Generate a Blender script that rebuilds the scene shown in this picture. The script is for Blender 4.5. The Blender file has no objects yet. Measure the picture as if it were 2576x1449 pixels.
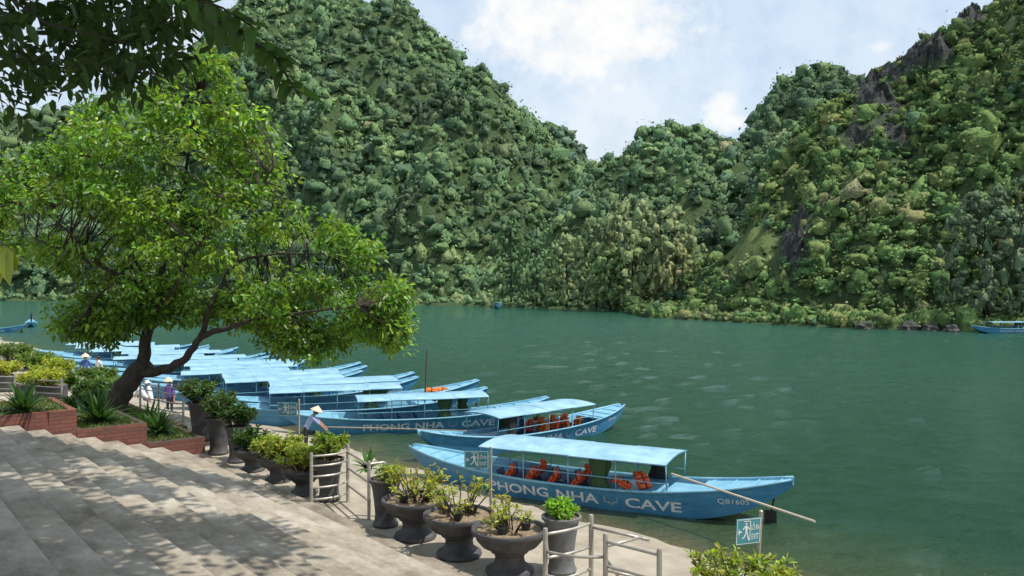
import bpy, math, random
import numpy as np
from mathutils import Vector, Matrix, noise as mn
random.seed(7); rng=np.random.default_rng(11)
scene=bpy.context.scene; COL=scene.collection
F=2022.0; CX=1288.0; CY=720.0; H=6.0
SD=Vector((-.6428,.7660,0)); ND=Vector((.7660,.6428,0))
def cpt(px,py,d): return Vector(((px-CX)/F*d,d,H+(CY-py)/F*d))
def onz(px,py,z):
    d=(H-z)*F/(py-CY); return Vector(((px-CX)/F*d,d,z))
def sn(s,n,z=0): return SD*s+ND*n+Vector((0,0,z))
# ---------------------------------------------------------------- materials
def newmat(name):
    m=bpy.data.materials.new(name); m.use_nodes=True
    nt=m.node_tree; b=nt.nodes['Principled BSDF']; return m,nt,b
def L(nt,a,b): nt.links.new(a,b)
def MM(nt,op,a,b2=None,c=None):
    n=nt.nodes.new('ShaderNodeMath'); n.operation=op
    for i,q in enumerate((a,b2,c)):
        if q is None: continue
        if isinstance(q,(int,float)): n.inputs[i].default_value=q
        else: L(nt,q,n.inputs[i])
    return n.outputs[0]
def NZ(nt,vec,sc,det=5,rough=.6):
    n=nt.nodes.new('ShaderNodeTexNoise'); n.inputs['Scale'].default_value=sc; n.inputs['Detail'].default_value=det; n.inputs['Roughness'].default_value=rough; L(nt,vec,n.inputs['Vector']); return n.outputs['Fac']
def RAMP(nt,fac,els):
    r=nt.nodes.new('ShaderNodeValToRGB'); e=r.color_ramp.elements
    e[0].position=els[0][0]; e[0].color=(*els[0][1],1); e[1].position=els[-1][0]; e[1].color=(*els[-1][1],1)
    for p,c in els[1:-1]: x=e.new(p); x.color=(*c,1)
    L(nt,fac,r.inputs[0]); return r.outputs[0]
def MIX(nt,fac,a,b2,mode='MIX'):
    mx=nt.nodes.new('ShaderNodeMix'); mx.data_type='RGBA'; mx.blend_type=mode
    for q,i in((fac,0),(a,6),(b2,7)):
        if isinstance(q,(int,float)): mx.inputs[i].default_value=q
        elif isinstance(q,tuple): mx.inputs[i].default_value=(*q,1)
        else: L(nt,q,mx.inputs[i])
    return mx.outputs[2]
def GREY(nt,f):
    cb=nt.nodes.new('ShaderNodeCombineXYZ'); [L(nt,f,cb.inputs[i]) for i in range(3)]; return cb.outputs[0]
def mat(name,c1,c2=None,scale=3.0,rough=.6,metal=0.,bump=0.,bscale=20.,stretch=(1,1,1),spec=.5,lo=.35,hi=.65):
    m,nt,b=newmat(name)
    b.inputs['Roughness'].default_value=rough; b.inputs['Metallic'].default_value=metal
    b.inputs['Specular IOR Level'].default_value=spec
    tc=nt.nodes.new('ShaderNodeTexCoord'); mp=nt.nodes.new('ShaderNodeMapping'); mp.inputs['Scale'].default_value=stretch
    L(nt,tc.outputs['Object'],mp.inputs['Vector'])
    if c2 is None: c2=tuple(x*.75 for x in c1)
    L(nt,RAMP(nt,NZ(nt,mp.outputs[0],scale,6,.65),[(lo,c2),(hi,c1)]),b.inputs['Base Color'])
    if bump>0:
        bp=nt.nodes.new('ShaderNodeBump'); bp.inputs['Strength'].default_value=bump; bp.inputs['Distance'].default_value=.03
        L(nt,NZ(nt,mp.outputs[0],bscale,5),bp.inputs['Height']); L(nt,bp.outputs[0],b.inputs['Normal'])
    return m
def leafmat(name,trans=.3,rough=.5,spec=.35,boost=1.6):
    m,nt,b=newmat(name)
    at=nt.nodes.new('ShaderNodeAttribute'); at.attribute_name='Col'
    L(nt,at.outputs['Color'],b.inputs['Base Color'])
    b.inputs['Roughness'].default_value=rough; b.inputs['Specular IOR Level'].default_value=spec
    t=nt.nodes.new('ShaderNodeBsdfTranslucent')
    L(nt,MIX(nt,1.,at.outputs['Color'],(boost*1.1,boost,boost*.35),'MULTIPLY'),t.inputs['Color'])
    ms=nt.nodes.new('ShaderNodeMixShader'); ms.inputs[0].default_value=trans
    L(nt,b.outputs[0],ms.inputs[1]); L(nt,t.outputs[0],ms.inputs[2])
    L(nt,ms.outputs[0],nt.nodes['Material Output'].inputs['Surface'])
    return m
M={}
M['leaf']=leafmat('leaf',.40,.38,.5,2.1)
M['leafdark']=leafmat('shade_leaf',.28,.5,.25,1.9)
m,nt,b=newmat('forest_leaf'); M['forest']=m
df=nt.nodes.new('ShaderNodeBsdfDiffuse'); at=nt.nodes.new('ShaderNodeAttribute'); at.attribute_name='Col'; nt.nodes.remove(b)
an_=nt.nodes.new('ShaderNodeAttribute'); an_.attribute_name='Nrm'; ge=nt.nodes.new('ShaderNodeNewGeometry')
tx=NZ(nt,ge.outputs['Position'],1.5,5,.82)
L(nt,MIX(nt,1.,at.outputs['Color'],RAMP(nt,tx,[(.34,(.46,.51,.56)),(.5,(1.,1.,1.)),(.66,(1.5,1.45,1.3))]),'MULTIPLY'),df.inputs[0])
bp=nt.nodes.new('ShaderNodeBump'); bp.inputs['Strength'].default_value=.9; bp.inputs['Distance'].default_value=.9; L(nt,tx,bp.inputs['Height']); L(nt,an_.outputs['Vector'],bp.inputs['Normal']); L(nt,bp.outputs[0],df.inputs['Normal'])
L(nt,df.outputs[0],nt.nodes['Material Output'].inputs['Surface'])
M['bark']=mat('bark',(.07,.055,.04),(.022,.018,.014),9,.9,0,.8,30,(1,1,.35))
M['darkbark']=mat('dark_bark',(.035,.03,.023),(.015,.012,.01),9,.9,0,.5,30)
M['pave']=mat('promenade_concrete',(.43,.375,.29),(.27,.23,.175),1.5,.85,0,.3,20)
M['steel']=mat('warm_dull_steel',(.50,.46,.40),(.34,.31,.26),6,.40,.5,.05)
M['pot']=mat('charcoal_clay_bowl',(.09,.085,.083),(.043,.04,.04),6,.6,0,.2,30)
M['potgrey']=mat('grey_clay',(.18,.18,.18),(.11,.11,.11),5,.6,0,.2,30)
M['soil']=mat('sandy_soil',(.34,.25,.16),(.17,.12,.075),16,.95,0,.8,30)
M['hull']=mat('hull_blue_paint',(.08,.28,.46),(.042,.185,.35),2.2,.45,0,.12,9,(1,1,3),.4)
M['light']=mat('light_blue_paint',(.22,.46,.59),(.12,.32,.45),3.0,.45,0,.1,10)
M['navy']=mat('navy_plastic',(.03,.06,.16),(.02,.04,.11),4,.4)
M['curtain']=mat('green_cloth',(.035,.09,.03),(.02,.055,.02),5,.85,0,.4,12)
M['darkcloth']=mat('dark_cloth',(.03,.035,.03),(.015,.02,.018),5,.9)
M['letter']=mat('worn_white_paint',(.72,.75,.77),(.42,.50,.56),5,.6,0,0,10,(1,1,1),.4,.28,.5)
M['emblem']=mat('faded_white_paint',(.46,.54,.60),(.26,.39,.49),5,.6)
M['orange']=mat('orange_red_nylon',(.95,.16,.04),(.82,.10,.025),6,.55,0,.3,14)
M['orange2']=mat('orange_nylon',(.95,.28,.035),(.82,.17,.02),6,.55,0,.3,14)
M['black']=mat('black_rubber',(.015,.015,.015),(.03,.03,.03),6,.6)
M['wood']=mat('grey_wood',(.40,.34,.27),(.24,.20,.15),6,.8,0,.3,20,(1,1,6))
M['darkwood']=mat('dark_wood',(.10,.085,.07),(.05,.043,.036),6,.8,0,.3,20,(1,1,6))
M['palewood']=mat('pale_wood',(.62,.55,.45),(.45,.39,.31),6,.8,0,.3,20,(1,1,6))
M['straw']=mat('straw',(.72,.60,.46),(.58,.46,.34),12,.8,0,.3,40)
M['teal']=mat('teal_sign_paint',(.05,.23,.26),(.035,.19,.22),4,.45)
M['white']=mat('white_paint',(.72,.72,.70),(.58,.58,.56),5,.5)
M['rock']=mat('limestone',(.12,.11,.095),(.03,.028,.025),.9,.95,0,1.,5)
M['hair']=mat('black_hair',(.012,.010,.009),(.02,.016,.014),10,.5)
M['sand']=mat('wet_sand_and_concrete',(.40,.35,.27),(.25,.21,.155),.8,.85,0,.35,9)
RI=.126; TR=.44; NS=16
m,nt,b=newmat('stair_concrete'); M['concrete']=m
tc=nt.nodes.new('ShaderNodeTexCoord'); sp=nt.nodes.new('ShaderNodeSeparateXYZ'); L(nt,tc.outputs['Object'],sp.inputs[0])
mp=nt.nodes.new('ShaderNodeMapping'); mp.inputs['Scale'].default_value=(.55,1.1,1); L(nt,tc.outputs['Object'],mp.inputs[0])
base_=RAMP(nt,NZ(nt,mp.outputs[0],1.1,10,.78),[(.36,(.20,.168,.13)),(.47,(.335,.29,.228)),(.56,(.43,.38,.305)),(.66,(.56,.51,.425))])
st_=RAMP(nt,NZ(nt,tc.outputs['Object'],.55,6,.7),[(.36,(.70,.67,.62)),(.56,(1.,1.,1.))])
base_=MIX(nt,1.,base_,st_,'MULTIPLY')
k_=MM(nt,'DIVIDE',MM(nt,'ADD',sp.outputs[1],6.2),TR); fl_=MM(nt,'FLOOR',k_); fr_=MM(nt,'FRACT',k_)
wn=nt.nodes.new('ShaderNodeTexWhiteNoise'); wn.noise_dimensions='1D'; L(nt,fl_,wn.inputs['W'])
c_=MIX(nt,1.,base_,GREY(nt,MM(nt,'MULTIPLY_ADD',wn.outputs['Value'],.10,.93)),'MULTIPLY')
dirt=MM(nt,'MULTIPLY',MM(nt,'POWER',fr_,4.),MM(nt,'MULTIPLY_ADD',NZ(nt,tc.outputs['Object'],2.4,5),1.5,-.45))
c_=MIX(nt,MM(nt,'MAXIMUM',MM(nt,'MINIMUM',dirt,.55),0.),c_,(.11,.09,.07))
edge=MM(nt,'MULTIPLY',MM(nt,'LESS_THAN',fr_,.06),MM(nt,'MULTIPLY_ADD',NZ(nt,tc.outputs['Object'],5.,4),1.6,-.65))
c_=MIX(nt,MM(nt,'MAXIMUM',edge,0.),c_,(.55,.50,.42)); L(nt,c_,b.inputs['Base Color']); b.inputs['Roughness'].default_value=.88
bp=nt.nodes.new('ShaderNodeBump'); bp.inputs['Strength'].default_value=.6; bp.inputs['Distance'].default_value=.03; L(nt,NZ(nt,tc.outputs['Object'],10.,8,.75),bp.inputs['Height']); L(nt,bp.outputs[0],b.inputs['Normal'])
m,nt,b=newmat('blue_roof_sheet'); M['roof']=m
tc=nt.nodes.new('ShaderNodeTexCoord'); oi=nt.nodes.new('ShaderNodeObjectInfo'); va=nt.nodes.new('ShaderNodeVectorMath'); va.operation='ADD'
L(nt,tc.outputs['Object'],va.inputs[0]); L(nt,oi.outputs['Location'],va.inputs[1])
c_=RAMP(nt,NZ(nt,va.outputs[0],1.3,8,.74),[(.30,(.14,.29,.38)),(.45,(.225,.42,.55)),(.62,(.33,.54,.655))])
L(nt,c_,b.inputs['Base Color']); b.inputs['Roughness'].default_value=.36
bp=nt.nodes.new('ShaderNodeBump'); bp.inputs['Strength'].default_value=.3; bp.inputs['Distance'].default_value=.02
L(nt,NZ(nt,va.outputs[0],2.5,3),bp.inputs['Height']); L(nt,bp.outputs[0],b.inputs['Normal'])
m,nt,b=newmat('red_brick'); M['brick']=m
tc=nt.nodes.new('ShaderNodeTexCoord'); sp=nt.nodes.new('ShaderNodeSeparateXYZ'); cb=nt.nodes.new('ShaderNodeCombineXYZ')
L(nt,tc.outputs['Object'],sp.inputs[0]); L(nt,MM(nt,'ADD',sp.outputs[0],sp.outputs[1]),cb.inputs[0]); L(nt,sp.outputs[2],cb.inputs[1])
bt=nt.nodes.new('ShaderNodeTexBrick'); bt.inputs['Scale'].default_value=1; bt.inputs['Brick Width'].default_value=.22; bt.inputs['Row Height'].default_value=.075; bt.inputs['Mortar Size'].default_value=.006
bt.inputs['Color1'].default_value=(.22,.075,.05,1); bt.inputs['Color2'].default_value=(.135,.05,.038,1); bt.inputs['Mortar'].default_value=(.07,.05,.04,1)
L(nt,cb.outputs[0],bt.inputs['Vector']); L(nt,bt.outputs[0],b.inputs['Base Color']); b.inputs['Roughness'].default_value=.85
bp=nt.nodes.new('ShaderNodeBump'); bp.inputs['Strength'].default_value=.5; bp.inputs['Distance'].default_value=.01; bp.invert=True
L(nt,bt.outputs['Fac'],bp.inputs['Height']); L(nt,bp.outputs[0],b.inputs['Normal'])
m,nt,b=newmat('hill_ground'); M['hill']=m
ge=nt.nodes.new('ShaderNodeNewGeometry'); at=nt.nodes.new('ShaderNodeAttribute'); at.attribute_name='Col'
g_=RAMP(nt,NZ(nt,ge.outputs['Position'],.5,8,.8),[(.35,(.045,.095,.03)),(.65,(.13,.205,.065))])
gr=RAMP(nt,NZ(nt,ge.outputs['Position'],.6,8,.75),[(.35,(.17,.25,.065)),(.65,(.31,.38,.115))])
rk=RAMP(nt,NZ(nt,ge.outputs['Position'],.7,9,.8),[(.41,(.022,.024,.022)),(.51,(.09,.093,.086)),(.62,(.25,.25,.235))])
sp=nt.nodes.new('ShaderNodeSeparateXYZ'); L(nt,at.outputs['Vector'],sp.inputs[0])
L(nt,MIX(nt,sp.outputs[0],MIX(nt,sp.outputs[1],g_,gr),rk),b.inputs['Base Color']); b.inputs['Roughness'].default_value=.95
bp=nt.nodes.new('ShaderNodeBump'); bp.inputs['Strength'].default_value=1; bp.inputs['Distance'].default_value=3.
L(nt,NZ(nt,ge.outputs['Position'],.5,9,.8),bp.inputs['Height']); L(nt,bp.outputs[0],b.inputs['Normal'])
m,nt,b=newmat('river_water'); M['water']=m
ge=nt.nodes.new('ShaderNodeNewGeometry'); dt=nt.nodes.new('ShaderNodeVectorMath'); dt.operation='DOT_PRODUCT'; dt.inputs[1].default_value=tuple(ND)
L(nt,ge.outputs['Position'],dt.inputs[0])
ma=MM(nt,'MULTIPLY_ADD',NZ(nt,ge.outputs['Position'],.35,3),3.,dt.outputs['Value'])
mr=nt.nodes.new('ShaderNodeMapRange'); mr.inputs[1].default_value=15.2; mr.inputs[2].default_value=21.5; L(nt,ma,mr.inputs[0])
c_=RAMP(nt,mr.outputs[0],[(0,(.16,.125,.06)),(.35,(.05,.08,.038)),(1,(.012,.058,.030))])
sp=nt.nodes.new('ShaderNodeSeparateXYZ'); L(nt,ge.outputs['Position'],sp.inputs[0])
mr2=nt.nodes.new('ShaderNodeMapRange'); mr2.inputs[1].default_value=22; mr2.inputs[2].default_value=120; L(nt,sp.outputs[1],mr2.inputs[0])
c_=MIX(nt,mr2.outputs[0],c_,(.018,.090,.058)); L(nt,c_,b.inputs['Base Color'])
mr3=nt.nodes.new('ShaderNodeMapRange'); mr3.inputs[1].default_value=20; mr3.inputs[2].default_value=150; mr3.inputs[3].default_value=.03; mr3.inputs[4].default_value=.11; L(nt,sp.outputs[1],mr3.inputs[0]); L(nt,mr3.outputs[0],b.inputs['Roughness'])
b.inputs['IOR'].default_value=1.33
mp=nt.nodes.new('ShaderNodeMapping'); mp.inputs['Scale'].default_value=(.7,1.3,1); L(nt,ge.outputs['Position'],mp.inputs['Vector'])
wa=NZ(nt,mp.outputs[0],2.0,6,.7); wb=NZ(nt,ge.outputs['Position'],.03,3)
bp=nt.nodes.new('ShaderNodeBump'); bp.inputs['Strength'].default_value=1.; bp.inputs['Distance'].default_value=.36
L(nt,MM(nt,'MULTIPLY',wa,MM(nt,'MULTIPLY_ADD',wb,.9,.45)),bp.inputs['Height']); L(nt,bp.outputs[0],b.inputs['Normal'])

# ---------------------------------------------------------------- helpers
def tag(o,label=None,cat=None,group=None,kind=None):
    if label: o['label']=label
    if cat: o['category']=cat
    if group: o['group']=group
    if kind: o['kind']=kind
    return o
def thing(name,label,cat,loc=(0,0,0),rz=0,group=None,scale=1):
    o=bpy.data.objects.new(name,None); COL.objects.link(o); o.location=loc; o.rotation_euler=(0,0,rz); o.scale=(scale,)*3
    o.empty_display_size=.2
    return tag(o,label,cat,group)
def link(name,me,parent=None):
    o=bpy.data.objects.new(name,me); COL.objects.link(o)
    if parent is not None: o.parent=parent
    return o
def copy_tree(o,parent=None,skip=()):
    c=o.copy(); COL.objects.link(c); c.parent=parent
    for ch in list(o.children):
        if ch.name.split('.')[0] in skip: continue
        copy_tree(ch,c)
    return c
class MB:
    def __init__(s): s.v=[]; s.f=[]; s.m=[]
    def add(s,vs,fs,mi=0):
        k=len(s.v); s.v+= [tuple(v) for v in vs]; s.f+=[tuple(i+k for i in f) for f in fs]; s.m+=[mi]*len(fs); return s
    def box(s,c,size,rz=0,mi=0,R=None,bev=0):
        if R is None: R=Matrix.Rotation(rz,3,'Z')
        x,y,z=[q/2 for q in size]; c=Vector(c)
        if bev<=0:
            vs=[c+R@Vector((i*x,j*y,k*z)) for i in(-1,1) for j in(-1,1) for k in(-1,1)]
            return s.add(vs,[(0,1,3,2),(4,6,7,5),(0,4,5,1),(2,3,7,6),(0,2,6,4),(1,5,7,3)],mi)
        prof=[(-z,-bev),(-z+bev,0),(z-bev,0),(z,-bev)]
        vs=[]
        for zz,ins in prof:
            a=x+ins; bb=y+ins
            for (px,py) in [(a-bev,-bb),(a,-bb+bev),(a,bb-bev),(a-bev,bb),(-a+bev,bb),(-a,bb-bev),(-a,-bb+bev),(-a+bev,-bb)]:
                vs.append(c+R@Vector((px,py,zz)))
        fs=[tuple(range(7,-1,-1)),tuple(range(24,32))]
        for i in range(3):
            for j in range(8): fs.append((i*8+j,i*8+(j+1)%8,i*8+8+(j+1)%8,i*8+8+j))
        return s.add(vs,fs,mi)
    def tube(s,pts,rad,n=8,mi=0,caps=True):
        pts=[Vector(p) for p in pts]
        if not hasattr(rad,'__len__'): rad=[rad]*len(pts)
        vs=[]; fs=[]; up=None
        for i,p in enumerate(pts):
            t=(pts[min(i+1,len(pts)-1)]-pts[max(i-1,0)]).normalized()
            if up is None:
                up=Vector((0,0,1)) if abs(t.z)<.9 else Vector((1,0,0))
            a=up-t*up.dot(t)
            if a.length<1e-4: a=t.orthogonal()
            a.normalize(); b2=t.cross(a); up=a
            for k in range(n):
                an=2*math.pi*k/n; vs.append(p+(a*math.cos(an)+b2*math.sin(an))*rad[i])
        for i in range(len(pts)-1):
            for k in range(n): fs.append((i*n+k,i*n+(k+1)%n,i*n+n+(k+1)%n,i*n+n+k))
        if caps: fs.append(tuple(range(n-1,-1,-1))); fs.append(tuple((len(pts)-1)*n+k for k in range(n)))
        return s.add(vs,fs,mi)
    def lathe(s,prof,n=24,c=(0,0,0),mi=0,caps=True):
        vs=[]; fs=[]
        for r_,z in prof:
            for k in range(n):
                a=2*math.pi*k/n; vs.append((c[0]+r_*math.cos(a),c[1]+r_*math.sin(a),c[2]+z))
        for i in range(len(prof)-1):
            for k in range(n): fs.append((i*n+k,i*n+(k+1)%n,i*n+n+(k+1)%n,i*n+n+k))
        if caps: fs.append(tuple(range(n-1,-1,-1))); fs.append(tuple((len(prof)-1)*n+k for k in range(n)))
        return s.add(vs,fs,mi)
    def build(s,name,mats,parent=None,smooth=False,angle=None):
        me=bpy.data.meshes.new(name); me.from_pydata(s.v,[],s.f)
        if not isinstance(mats,(list,tuple)): mats=[mats]
        for q in mats: me.materials.append(q)
        me.polygons.foreach_set('material_index',s.m)
        if smooth: me.polygons.foreach_set('use_smooth',[True]*len(s.f))
        me.update()
        if smooth and angle: me.set_sharp_from_angle(angle=math.radians(angle))
        return link(name,me,parent)
def npmesh(name,V,Q,C,material,parent=None,NR=None):
    me=bpy.data.meshes.new(name); nv=len(V); nf=len(Q)
    me.vertices.add(nv); me.vertices.foreach_set('co',np.ascontiguousarray(V,dtype=np.float32).ravel())
    me.loops.add(nf*4); me.loops.foreach_set('vertex_index',np.ascontiguousarray(Q,dtype=np.int32).ravel())
    me.polygons.add(nf); me.polygons.foreach_set('loop_start',np.arange(0,nf*4,4,dtype=np.int32))
    me.update(calc_edges=True)
    if C is not None:
        dom='FACE' if len(C)==nf else 'POINT'
        a=me.attributes.new('Col','FLOAT_COLOR',dom)
        a.data.foreach_set('color',np.concatenate([C,np.ones((len(C),1))],1).astype(np.float32).ravel())
    if NR is not None:
        a=me.attributes.new('Nrm','FLOAT_VECTOR','POINT'); a.data.foreach_set('vector',np.ascontiguousarray(NR,dtype=np.float32).ravel())
    me.materials.append(material)
    return link(name,me,parent)
def nrm(a): return a/np.maximum(np.linalg.norm(a,axis=-1,keepdims=True),1e-6)
def leaves(name,P,A,N,Ls,W,C,material,parent=None,fold=.18,droop=.12):
    P=np.asarray(P,float); A=nrm(np.asarray(A,float)); N=np.asarray(N,float)
    S=nrm(np.cross(A,N)); N=np.cross(S,A); n=len(P); Ls=np.asarray(Ls)[:,None]; W=np.asarray(W)[:,None]
    dz=np.zeros((n,3)); dz[:,2]=1
    b=P; t=P+A*Ls-dz*Ls*droop
    l1=P+A*Ls*.28+S*W*.5+N*W*fold; l2=P+A*Ls*.66+S*W*.42+N*W*fold-dz*Ls*droop*.35
    r1=P+A*Ls*.28-S*W*.5+N*W*fold; r2=P+A*Ls*.66-S*W*.42+N*W*fold-dz*Ls*droop*.35
    V=np.stack([b,l1,l2,t,r2,r1],1).reshape(-1,3); o=(np.arange(n)*6)[:,None]
    Q=np.concatenate([o+np.array([[0,3,2,1]]),o+np.array([[0,5,4,3]])],1).reshape(-1,4)
    return npmesh(name,V,Q,np.repeat(C,2,0),material,parent)
def jit(base,n,v=.25,hue=.1):
    k=np.exp(rng.normal(0,v,(n,1))); c=np.array(base)[None]*k*(1+rng.normal(0,hue,(n,3))); return np.clip(c,.004,.6)

# ---------------------------------------------------------------- hills and forest
def cubesphere(g):
    vs={}; fs=[]
    def vid(p):
        k=tuple(np.round(p,4))
        if k not in vs: vs[k]=len(vs)
        return vs[k]
    t=np.linspace(-1,1,g+1)
    for ax in range(3):
        for sg in(-1,1):
            if ax==2 and sg==-1: continue
            for i in range(g):
                for j in range(g):
                    q=[]
                    for (a,b2) in((i,j),(i+1,j),(i+1,j+1),(i,j+1)):
                        p=np.zeros(3); p[ax]=sg; p[(ax+1)%3]=t[a]; p[(ax+2)%3]=t[b2]; q.append(vid(p))
                    fs.append(q if sg>0 else q[::-1])
    return nrm(np.array([k for k in vs])),np.array(fs)
CSV,CSF=cubesphere(2)
def crown_template(K,lo=-.3):
    nl=rng.integers(5,11); lum=nrm(rng.normal(size=(nl,3))+np.array([0,0,.5])); lr=rng.uniform(.7,1.2,nl)
    def shape(d):
        dots=d@lum.T*lr; dm=np.max(dots,1); li=np.argmax(dots,1)
        return .45+.6*np.clip(dm,0,1.2)**3, nrm(d*.65+(d-lum[li]*.75)*.75+np.array([0,0,.5]))
    r0,n0=shape(CSV); r0=r0*.74*(1+rng.normal(0,.12,len(CSV))); BV=CSV*r0[:,None]
    d=nrm(rng.normal(size=(K*4,3))); d=d[d[:,2]>lo][:K]; K=len(d)
    r1,n1=shape(d); rn=rng.normal(size=(K,3))
    pos=d*(r1*rng.uniform(.66,1.2,K))[:,None]; nn=nrm(d+np.array([0,0,.3])+.65*rn)
    t1=nrm(np.cross(nn,rng.normal(size=(K,3)))); t2=np.cross(nn,t1); s=rng.uniform(.10,.24,(K,1))
    V=np.stack([pos+t1*s*.6,pos+t2*s*.48,pos-t1*s*.6,pos-t2*s*.48],1)
    return V,BV,nrm(n1+.25*rn),n0
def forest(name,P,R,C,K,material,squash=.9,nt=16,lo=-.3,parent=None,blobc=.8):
    T=[crown_template(K,lo) for _ in range(nt)]; Vs=[];Qs=[];Cs=[];Ns=[];off=0
    kind=rng.integers(0,nt,len(P))
    for t in range(nt):
        idx=np.where(kind==t)[0]; m=len(idx)
        if m==0: continue
        V,cs,sn_,bn_=T[t]; K2=len(V)
        an=rng.uniform(0,6.283,m); ca,sa=np.cos(an),np.sin(an)
        Rm=np.zeros((m,3,3)); Rm[:,0,0]=ca;Rm[:,0,1]=-sa;Rm[:,1,0]=sa;Rm[:,1,1]=ca;Rm[:,2,2]=1
        sc=np.stack([R[idx]*rng.uniform(.7,1.4,m),R[idx]*rng.uniform(.7,1.4,m),R[idx]*squash*rng.uniform(.6,1.7,m)],1)
        A=np.einsum('mij,kj->mki',Rm,V.reshape(-1,3))*sc[:,None]+P[idx][:,None]
        Vs.append(A.reshape(-1,3)); q=np.arange(m*K2*4).reshape(-1,4)+off; Qs.append(q); off+=m*K2*4
        c=C[idx][:,None]*np.exp(rng.normal(0,.16,(m,K2,1)))*(1+rng.normal(0,.04,(m,K2,3))); Cs.append(c.reshape(-1,3))
        Ns.append(np.repeat(np.einsum('mij,kj->mki',Rm,sn_).reshape(-1,3),4,0))
        B=np.einsum('mij,kj->mki',Rm,cs)*sc[:,None]+P[idx][:,None]
        Vs.append(B.reshape(-1,3)); q=(CSF[None]+(np.arange(m)*len(cs))[:,None,None]+off).reshape(-1,4); Qs.append(q); off+=m*len(cs)
        Cs.append(np.repeat(C[idx]*blobc,len(CSF),0)); Ns.append(np.einsum('mij,kj->mki',Rm,bn_).reshape(-1,3))  # crown cores coloured darker, painting shade into the gaps between leaf cards
    return npmesh(name,np.concatenate(Vs),np.concatenate(Qs),np.clip(np.concatenate(Cs),.004,.5),material,parent,np.concatenate(Ns))
PAL=np.array([(.125,.235,.078),(.165,.285,.09),(.205,.325,.10),(.245,.355,.108),(.30,.37,.125),(.135,.245,.118)])
def fbm(x,y,z=0,o=4): return mn.fractal(Vector((x,y,z)),1.0,2.0,o)
def hill(name,sil,base,na,nv,amp,fname,flabel,ntree,rr,K,palw,haze,rock=(),lowbias=0,prof=.8,flat=.1,seed=0.,drop=2.,lowc=1.2,lowr=.72,light=(),grass=()):
    px=np.array([s[0] for s in sil]); py=np.array([s[1] for s in sil]); dd=np.array([s[2] for s in sil])
    bx=np.array([q[0] for q in base]); bd=np.array([q[1] for q in base])
    X=np.linspace(px[0],px[-1],na); Y=np.interp(X,px,py); D=np.interp(X,px,dd); B=np.interp(X,bx,bd)
    vv=list(np.linspace(0,1,nv))+[1.08,1.3,1.8]
    G=np.zeros((na,len(vv)+1,3)); RW=np.zeros((na,len(vv)+1)); GW=np.zeros((na,len(vv)+1))
    def wsum(lst,x,d,z):
        qx=x/d*F+CX; qy=CY-(z-H)/d*F; w=0
        for (rx,ry,sx,sy,st) in lst: w+=st*math.exp(-((qx-rx)/sx)**2-((qy-ry)/sy)**2)
        return w
    for i in range(na):
        zr=max(H+(CY-Y[i])/F*D[i]-drop,.5)
        zr+=fbm(X[i]*.03,seed)*.012*zr
        for j,v in enumerate(vv):
            if v<=1:
                d=B[i]+(D[i]-B[i])*v; 
                f=.03*v/flat if v<flat else .03+.97*((v-flat)/(1-flat))**prof
                z=.25+zr*f
            else:
                d=D[i]+(D[i]-B[i])*(v-1); z=zr*(1-(v-1)**1.3)
            x=(X[i]-CX)/F*d
            k=min(1,4*v)*(min(1,(1.02-v)*5) if v<1.02 else .0)
            a=fbm(x/60,d/60,seed)*1.0+fbm(x/22,d/22,seed+5)*.5+ (abs(fbm(x/40,d/90,seed+9))-.3)*1.3
            z+=amp*a*max(k,.0)
            if rock:
                w=wsum(rock,x,d,z); w=w*(.5+1.7*fbm(x/4.5,z/5,seed+3)); w=max(0,min(1,w)); RW[i,j+1]=w
                rg=1-abs(mn.noise(Vector((x/2.8,d/2.8,z/6))))*2
                z+=w*3.4*rg; d-=w*2.6*mn.noise(Vector((x/2.,z/4.,seed)))
            if grass: GW[i,j+1]=min(1,wsum(grass,x,d,z))
            z=max(z,.15)
            G[i,j+1]=(x,d,z)
        d=B[i]-2; G[i,0]=((X[i]-CX)/F*d,d,-1.2)
    nj=G.shape[1]; V=G.reshape(-1,3)
    I,J=np.meshgrid(np.arange(na-1),np.arange(nj-1),indexing='ij'); a=(I*nj+J).ravel()
    Q=np.stack([a,a+nj,a+nj+1,a+1],1); rv=RW.reshape(-1); gv=GW.reshape(-1)
    o=npmesh(name,V,Q,np.stack([np.clip(rv*2.4,0,1),gv,gv*0],1),M['hill']); o.data.polygons.foreach_set('use_smooth',rv[Q].mean(1)<.08); tag(o,kind='structure')
    e1=V[Q[:,1]]-V[Q[:,0]]; e2=V[Q[:,3]]-V[Q[:,0]]; ar=np.linalg.norm(np.cross(e1,e2),axis=1)
    jj=np.tile(np.arange(nj-1),na-1); ar[(jj==0)|(jj>nv+1)]=0
    ar*=np.clip(1-2.7*rv[Q].mean(1),0.14,1)*np.clip(1-1.1*gv[Q].mean(1),.10,1)
    if lowbias: ar*=1+lowbias*np.exp(-jj/(nv*.09))
    cell=rng.choice(len(Q),int(ntree),p=ar/ar.sum()); u=rng.random((len(cell),1)); w=rng.random((len(cell),1))
    P=V[Q[cell,0]]*(1-u)*(1-w)+V[Q[cell,1]]*u*(1-w)+V[Q[cell,2]]*u*w+V[Q[cell,3]]*(1-u)*w
    jv=jj[cell]/nv
    rmid=(rr[0]+rr[1])/2; R=np.clip(rmid*np.exp(rng.normal(-.15,.5,len(P))),rr[0]*.45,rr[1]*1.6)
    if lowbias: R*=np.where(jv<.12,lowr,1)
    R*=np.where(rv[Q[cell]].mean(1)>.12,.55,1)*np.where(gv[Q[cell]].mean(1)>.35,.45,1)
    ci=rng.choice(len(PAL),len(P),p=palw)
    cl=np.array([fbm(p[0]/40,p[1]/40,p[2]/40+seed+20) for p in P])
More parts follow.
